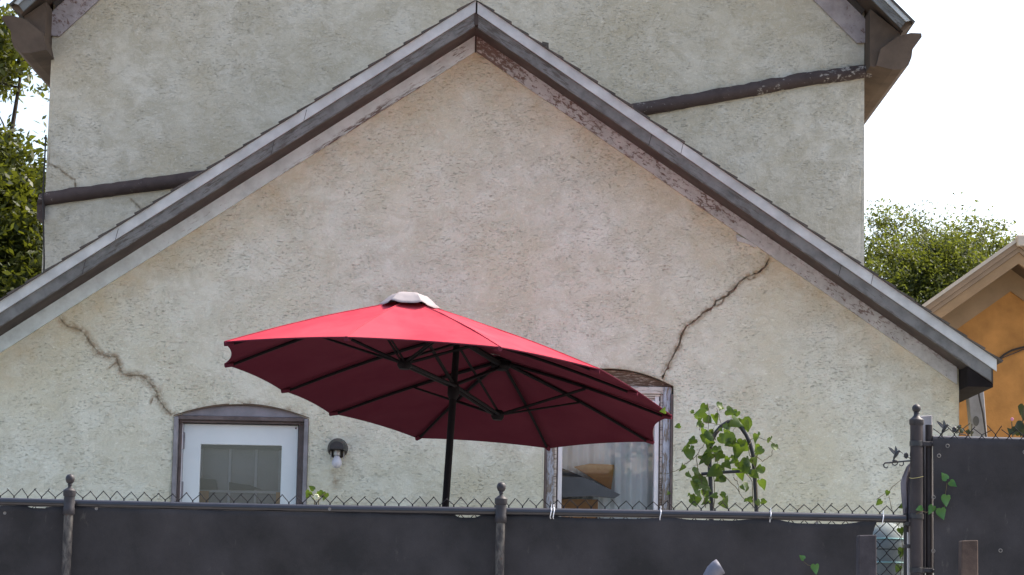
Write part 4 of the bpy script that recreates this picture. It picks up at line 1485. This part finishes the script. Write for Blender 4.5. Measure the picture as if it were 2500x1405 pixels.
MB_ = MB().box(at(2216, 1240, YF + .09).x, at(2228, 1240, YF + .09).x, YF + .09, YF + .12, YARD, at(2220, 1180, YF).z).build('white_slat', M['sash'], None, bevel=.003)
tag(MB_, 'narrow white slat showing through the gap left of the gate post', 'slat')
# plastic bin behind the open mesh
bc = at(2172, 1340, YF + .55)
binn = thing('plastic_bin', 'pale green-grey plastic bin with a rounded lid seen through the open mesh', 'bin', (bc.x, YF + .55, YARD))
MB().lathe([(.10, YARD - bc.z), (.115, -.02), (.118, 0), (.118, .012), (.108, .014)], (bc.x - .01, YF + .55, bc.z - .02), 'Z', 28).build('tub', M['plastic'], binn, smooth=True)
MB().lathe([(.122, 0), (.124, .014), (.115, .05), (.09, .10), (.05, .13), (.02, .14)], (bc.x - .01, YF + .55, bc.z - .004), 'Z', 28).build('lid', M['plastic'], binn, smooth=True)
for dz in (-.075, .05):
    rr_ = .119 if dz < 0 else .117
    MB().tube([(bc.x - .01 + rr_ * cos(a), YF + .55 + rr_ * sin(a), bc.z + dz) for a in [2 * pi * k / 28 for k in range(29)]], .0045, 6, False).build('rim', simple('teal rim', (.22, .40, .40), .4), binn, smooth=True)

# posts in front of the fence
tag(MB().prism(pl([(2097, 1307), (2140, 1306), (2142, 1640), (2095, 1640)], 11.4), 11.4, 11.49).build('short_wood_post', M['wood_dark'], None, bevel=.004),
    'short dark square post in front of the low fence near its open mesh', 'post', 'short posts before the fence')
tag(MB().prism(pl([(2348, 1320), (2388, 1319), (2390, 1650), (2346, 1650)], 11.4), 11.4, 11.48).build('short_wood_post', M['wood_post'], None, bevel=.004),
    'short reddish brown square post in front of the tall gate screen', 'post', 'short posts before the fence')
# bent silver pipe poking up
Yp = 11.6
cpx, cpy = 1775, 1420
arcp = [at(a, b, Yp) for a, b in ((1731, 1640), (1731, 1445), (1732, 1425), (1736, 1409), (1743, 1396), (1751, 1388), (1759, 1383))]
pr = 20 * Yp / FPX
bent = MB().tube(arcp, [pr] * len(arcp), 22, caps=False)
bo = bent.build('bent_pipe', M['silver'], None, smooth=True)
bo.modifiers.new('wall', 'SOLIDIFY').thickness = .003
tag(bo, 'bent silver pipe end rising in front of the charcoal fence screen', 'pipe')

# ------------------------------------------------------------------ little plants by fence
def plant(name, label, px, py, Y, leaves, mat, stem=None, flowers=()):
    t = thing(name, label, 'plant', tuple(at(px, py, Y)))
    r2 = random.Random(px)
    me = [leaf_mesh('leaf', mat, 3)]
    for k, (a, b, d, ro) in enumerate(leaves):
        s = d * Y / FPX
        put_leaf(t, at(a, b, Y + r2.uniform(-.03, .03)) + Vector((0, 0, s * .3)), s, ro, r2.uniform(0, .5), r2.uniform(-.6, .6), me, r2)
    for st in stem or ():
        MB().tube(path(st, Y), .003, 5).build('stem', M['twig'], t)
    for a, b, d, m in flowers:
        c = at(a, b, Y - .03)
        fb = MB()
        for k in range(6):
            an = k * pi / 3
            fb.sphere(c + Vector((cos(an), 0, sin(an))) * d * .6 * Y / FPX, d * .5 * Y / FPX, 8, 6, (1, .6, 1))
        fb.build('flower', m, t, smooth=True)


plant('small_flower', 'small pale flower and leaves peeping over the fence beside the white door', 770, 1225, 13.4,
      [(755, 1208, 20, .5), (765, 1200, 16, 2.2), (780, 1207, 18, -.6), (795, 1212, 20, .3), (772, 1216, 16, 1)], M['vine_leaf'],
      [[(768, 1300), (768, 1215), (757, 1200)], [(775, 1300), (778, 1215), (795, 1205)]], [(772, 1214, 7, M['petal'])])
plant('dark_leaf_plant', 'dark leafy plant with a pink bud behind the tall gate at the right edge', 2490, 1060, 13.2,
      [(2497, 1000, 26, .2), (2505, 1020, 34, -.2), (2494, 1045, 26, 1.0), (2480, 1055, 22, .6), (2500, 1050, 30, .3), (2488, 1062, 24, 1.8), (2470, 1062, 18, 2.4), (2510, 1060, 30, 0)], M['dark_leaf'],
      [[(2478, 1200), (2474, 1080), (2470, 1030)], [(2500, 1200), (2492, 1060), (2502, 990)]], [(2471, 1024, 4, M['pink'])])
plant('rail_weed', 'small reddish weed tangle growing on the gate rail beside the hummingbird', 2355, 1060, 12.75,
      [(2338, 1055, 12, .6), (2350, 1058, 14, 2.2), (2362, 1056, 13, -.7), (2345, 1046, 12, 1.4), (2374, 1058, 10, .2)], M['dark_leaf'],
      [[(2330, 1100), (2345, 1052), (2368, 1034)], [(2372, 1100), (2372, 1060), (2373, 1036)]])

# ------------------------------------------------------------------ orange neighbour house
YN = 24.0
nb = thing('orange_house', 'orange stucco house with a tan raking eave behind the right side', 'house', (5.5, YN, YARD))
ap = at(2486, 582, YN - .4)
nsl = .73


def nline(off, x):
    return ap.z - nsl * abs(x - ap.x) + off


def nstrip(name, lo, hi, y0, y1, mat, par, run=4.2):
    for s in (-1, 1):
        MB().prism([(ap.x, ap.z + lo), (ap.x + s * run, nline(lo, ap.x + run)), (ap.x + s * run, nline(hi, ap.x + run)), (ap.x, ap.z + hi)], y0, y1).build(name, mat, par)


sc = YN / FPX
MB().prism([(ap.x - 3.9, YARD - .9), (ap.x + 3.9, YARD - .9), (ap.x + 3.9, nline(-.25, ap.x + 3.9)), (ap.x, ap.z - .25), (ap.x - 3.9, nline(-.25, ap.x + 3.9))], YN, YN + 8).build('wall', M['orange'], nb)
nstrip('roof_slope', -.06, .0, YN - .42, YN + 8.2, M['n_dark'], nb)
nstrip('drip_edge', -.028, .012, YN - .47, YN - .44, M['n_white'], nb)
nstrip('crown_moulding', -.09, -.03, YN - .45, YN - .425, M['n_crown'], nb)
nstrip('crown_moulding', -.14, -.092, YN - .43, YN - .40, M['n_crown'], nb)
nstrip('rake_board', -.25, -.142, YN - .41, YN - .37, M['n_trim'], nb)
nstrip('soffit', -.252, -.20, YN - .36, YN - .0, M['n_dark'], nb)
nstrip('frieze_board', -.47, -.255, YN - .04, YN - .004, M['n_trim'], nb)
MB().box(ap.x - .03, ap.x + .5, YN - .5, YN - .38, ap.z - .09, ap.z + .02).build('ridge_cap', M['n_white'], nb, bevel=.01)
MB().tube(path([(2420, 885), (2440, 876), (2452, 866), (2470, 856), (2484, 852), (2500, 848), (2540, 838)], YN - .03), .011, 6).build('wall_cable', M['cable'], nb)
MB().tube(path([(2424, 889), (2452, 872), (2478, 862), (2500, 853), (2540, 846)], YN - .02), .007, 6).build('wall_cable', M['wood_post'], nb)

# ------------------------------------------------------------------ trees
def make_tree(name, label, base, lobes, mat, nclump, per, leaf, seed, twigs=(), limb_to=6):
    rng = np.random.default_rng(seed)
    t = thing(name, label, 'tree', tuple(base))
    cx = Vector(lobes[0][0])
    # trunk and limbs
    r2 = random.Random(seed)
    tb = MB()
    fork = Vector((base.x + (cx.x - base.x) * .5, base.y + (cx.y - base.y) * .5, base.z + (cx.z - base.z) * .45))
    tb.tube([base, base.lerp(fork, .5) + Vector((.08, 0, 0)), fork], [.22, .17, .14], 10)
    tb.build('trunk', M['bark'], t, smooth=True)
    cl = []
    tot = sum(l[2] for l in lobes)
    for c, rad, wgt in lobes:
        n = int(nclump * wgt / tot)
        d = rng.normal(size=(n, 3))
        d /= np.linalg.norm(d, axis=1)[:, None]
        r = rng.uniform(.25, 1.0, n) ** .5
        jit = 1 + .05 * np.clip(rng.normal(size=(n, 1)), -1.5, 1.5)
        cl.append(np.array(c) + d * r[:, None] * np.array(rad) * jit)
    cl = np.vstack(cl)
    for k in range(limb_to):
        e = Vector(cl[r2.randrange(len(cl))])
        m = fork.lerp(e, .5) + Vector((r2.uniform(-.2, .2), r2.uniform(-.2, .2), r2.uniform(.0, .3)))
        lb = MB().tube([fork, fork.lerp(m, .5), m, m.lerp(e, .6), e], [.09, .07, .05, .03, .01], 7)
        for j in range(4):
            e2 = m.lerp(e, r2.uniform(.2, .9))
            tip = e2 + Vector((r2.uniform(-.7, .7), r2.uniform(-.7, .7), r2.uniform(-.3, .6)))
            lb.tube([e2, e2.lerp(tip, .5) + Vector((0, 0, .06)), tip], [.02, .012, .004], 5)
        lb.build('limb', M['bark'], t, smooth=True)
    for c, rad, n in twigs:
        d = rng.normal(size=(n, 3)) * .6
        cl = np.vstack([cl, np.array(c) + d * np.array(rad)])
    # leaves in flat sprays round each clump
    n = len(cl)
    idx = np.repeat(np.arange(n), per)
    size_c = rng.uniform(.5, 1.3, n)
    nrm = rng.normal(size=(n, 3)) * .45 + np.array([0, 0, 1])
    nrm /= np.linalg.norm(nrm, axis=1)[:, None]
    off = np.clip(rng.normal(size=(len(idx), 3)), -1.7, 1.7) * np.array([.27, .27, .27]) * size_c[idx][:, None]
    off -= nrm[idx] * (np.sum(off * nrm[idx], axis=1)[:, None]) * .62
    cen = cl[idx] + off
    ln_ = leaf * rng.uniform(.6, 1.3, len(idx))
    a = rng.normal(size=(len(idx), 3))
    a /= np.linalg.norm(a, axis=1)[:, None]
    nn = nrm[idx] + rng.normal(size=(len(idx), 3)) * .7
    b = np.cross(nn, a)
    b /= np.linalg.norm(b, axis=1)[:, None]
    a = np.cross(b, nn)
    a /= np.linalg.norm(a, axis=1)[:, None]
    v = np.empty((len(idx), 4, 3))
    v[:, 0] = cen - a * ln_[:, None]
    v[:, 1] = cen + b * ln_[:, None] * .45 + a * ln_[:, None] * .1
    v[:, 2] = cen + a * ln_[:, None]
    v[:, 3] = cen - b * ln_[:, None] * .45 + a * ln_[:, None] * .1
    me = bpy.data.meshes.new('crown')
    nv = len(idx) * 4
    me.vertices.add(nv)
    me.vertices.foreach_set('co', v.reshape(-1).astype(np.float32))
    me.loops.add(nv)
    me.loops.foreach_set('vertex_index', np.arange(nv, dtype=np.int32))
    me.polygons.add(len(idx))
    me.polygons.foreach_set('loop_start', np.arange(0, nv, 4, dtype=np.int32))
    me.polygons.foreach_set('loop_total', np.full(len(idx), 4, dtype=np.int32))
    me.update()
    me.validate()
    me.materials.append(mat)
    o = link('crown', me, t)
    o['kind'] = 'stuff'
    return t


def V3(px, py, Y):
    return tuple(at(px, py, Y))


s50 = 50 / FPX
make_tree('round_crown_tree', 'airy green tree with small leaves behind the right side of the house', Vector((at(2180, 900, 50).x, 50, 0)),
          [(V3(2190, 800, 50), (400 * s50, 2.6, 290 * s50), 10), (V3(2330, 700, 49), (140 * s50, 1.5, 110 * s50), 2)], M['tree_leaf_r'], 680, 210, .043, 4,
          [], 14)
s30 = 30 / FPX
make_tree('leafy_tree', 'yellow green leafy tree left of the tall house wall', Vector((at(-200, 900, 30).x, 30, 0)),
          [(V3(-60, 540, 30), (185 * s30, 1.2, 250 * s30), 10), (V3(-70, 120, 30.5), (150 * s30, .8, 110 * s30), 3), (V3(20, 660, 29.5), (130 * s30, .8, 150 * s30), 5)], M['tree_leaf_l'], 320, 140, .055, 6, [], 7)
# thin cables down the left corner of the tall block
cb = MB()
q0, q1 = at(112, 330, YM - .08), at(108, 640, YM - .08)
tag(MB().tube([q0, q0.lerp(q1, .5) + Vector((-.02, 0, 0)), q1, Vector((q1.x, q1.y, YARD))], .008, 6).build('corner_cable', M['cable'], None), 'thin black cable running down the left corner of the tall wall', 'cable')
